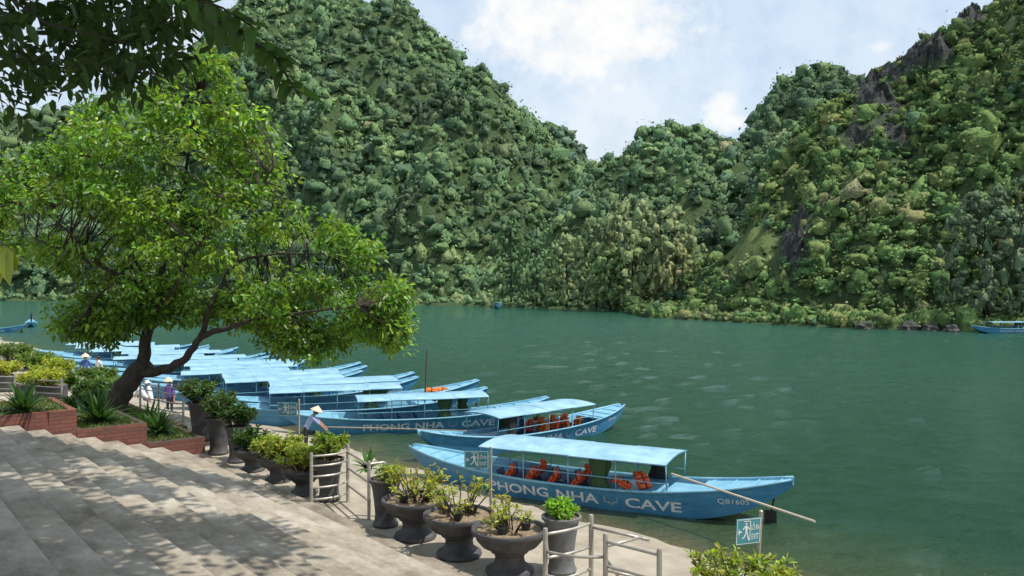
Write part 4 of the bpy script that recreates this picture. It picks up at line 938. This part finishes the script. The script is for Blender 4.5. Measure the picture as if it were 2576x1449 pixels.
u=mth('DIVIDE',sp.outputs[0],sp.outputs[1]); v=mth('DIVIDE',sp.outputs[2],sp.outputs[1])
cb=nt.nodes.new('ShaderNodeCombineXYZ'); L(nt,u,cb.inputs[0]); L(nt,v,cb.inputs[1])
nA=NZ(nt,cb.outputs[0],13,9,.62); nB=NZ(nt,cb.outputs[0],5,4,.5); nC=NZ(nt,cb.outputs[0],20,8,.62)
def ell(cx,cy,rx,ry):
    a=mth('DIVIDE',mth('SUBTRACT',u,cx),rx); b2=mth('DIVIDE',mth('SUBTRACT',v,cy),ry)
    return mth('SUBTRACT',1.0,mth('SQRT',mth('ADD',mth('MULTIPLY',a,a),mth('MULTIPLY',b2,b2))))
def cloud(es,amp,lo,hi):
    m=None
    for e in es:
        q=ell(*e); m=q if m is None else mth('SMOOTH_MAX',m,q,.3)
    m=mth('ADD',m,mth('MULTIPLY',mth('SUBTRACT',nA,.5),amp))
    r=nt.nodes.new('ShaderNodeMapRange'); r.interpolation_type='SMOOTHSTEP'; r.inputs[1].default_value=lo; r.inputs[2].default_value=hi; L(nt,m,r.inputs[0]); return r.outputs[0]
def U(x): return (x-CX)/F
def Vv(y): return (CY-y)/F
c1=cloud([(U(1330),Vv(55),.165,.085),(U(1500),Vv(50),.175,.13),(U(1650),Vv(110),.10,.085),(U(1420),Vv(140),.13,.07)],1.7,-.25,.85)
c2=cloud([(U(1810),Vv(280),.052,.042),(U(1850),Vv(310),.047,.03)],1.5,-.2,.8)
c3=cloud([(U(1560),Vv(220),.28,.2),(U(1500),Vv(350),.2,.13)],1.3,-.4,.9)
c4=cloud([(U(2215),Vv(120),.05,.028),(U(460),Vv(60),.08,.06),(U(1560),Vv(220),.03,.018)],1.3,-.2,.9)
veil=mth('MULTIPLY_ADD',nB,.35,.48)
mk=mth('MAXIMUM',mth('MAXIMUM',c1,c2),mth('MAXIMUM',mth('MULTIPLY',c3,.84),mth('MULTIPLY',c4,.9))); mk=mth('MAXIMUM',mk,veil)
bg2=nt.nodes.new('ShaderNodeBackground')
cc=MIX(nt,1.,RAMP(nt,mk,[(.5,(.63,.79,.98)),(.8,(.79,.89,.99)),(1.,(1.,1.,.995))]),RAMP(nt,nC,[(.36,(.89,.92,.955)),(.54,(1.,1.,1.))]),'MULTIPLY')
L(nt,cc,bg2.inputs[0]); bg2.inputs[1].default_value=1.0
ms=nt.nodes.new('ShaderNodeMixShader'); L(nt,mth('MULTIPLY_ADD',mk,.3,.7),ms.inputs[0]); L(nt,bg.outputs[0],ms.inputs[1]); L(nt,bg2.outputs[0],ms.inputs[2]); L(nt,ms.outputs[0],out.inputs[0])
scene.view_settings.view_transform='Standard'; scene.view_settings.look='None'; scene.view_settings.exposure=0
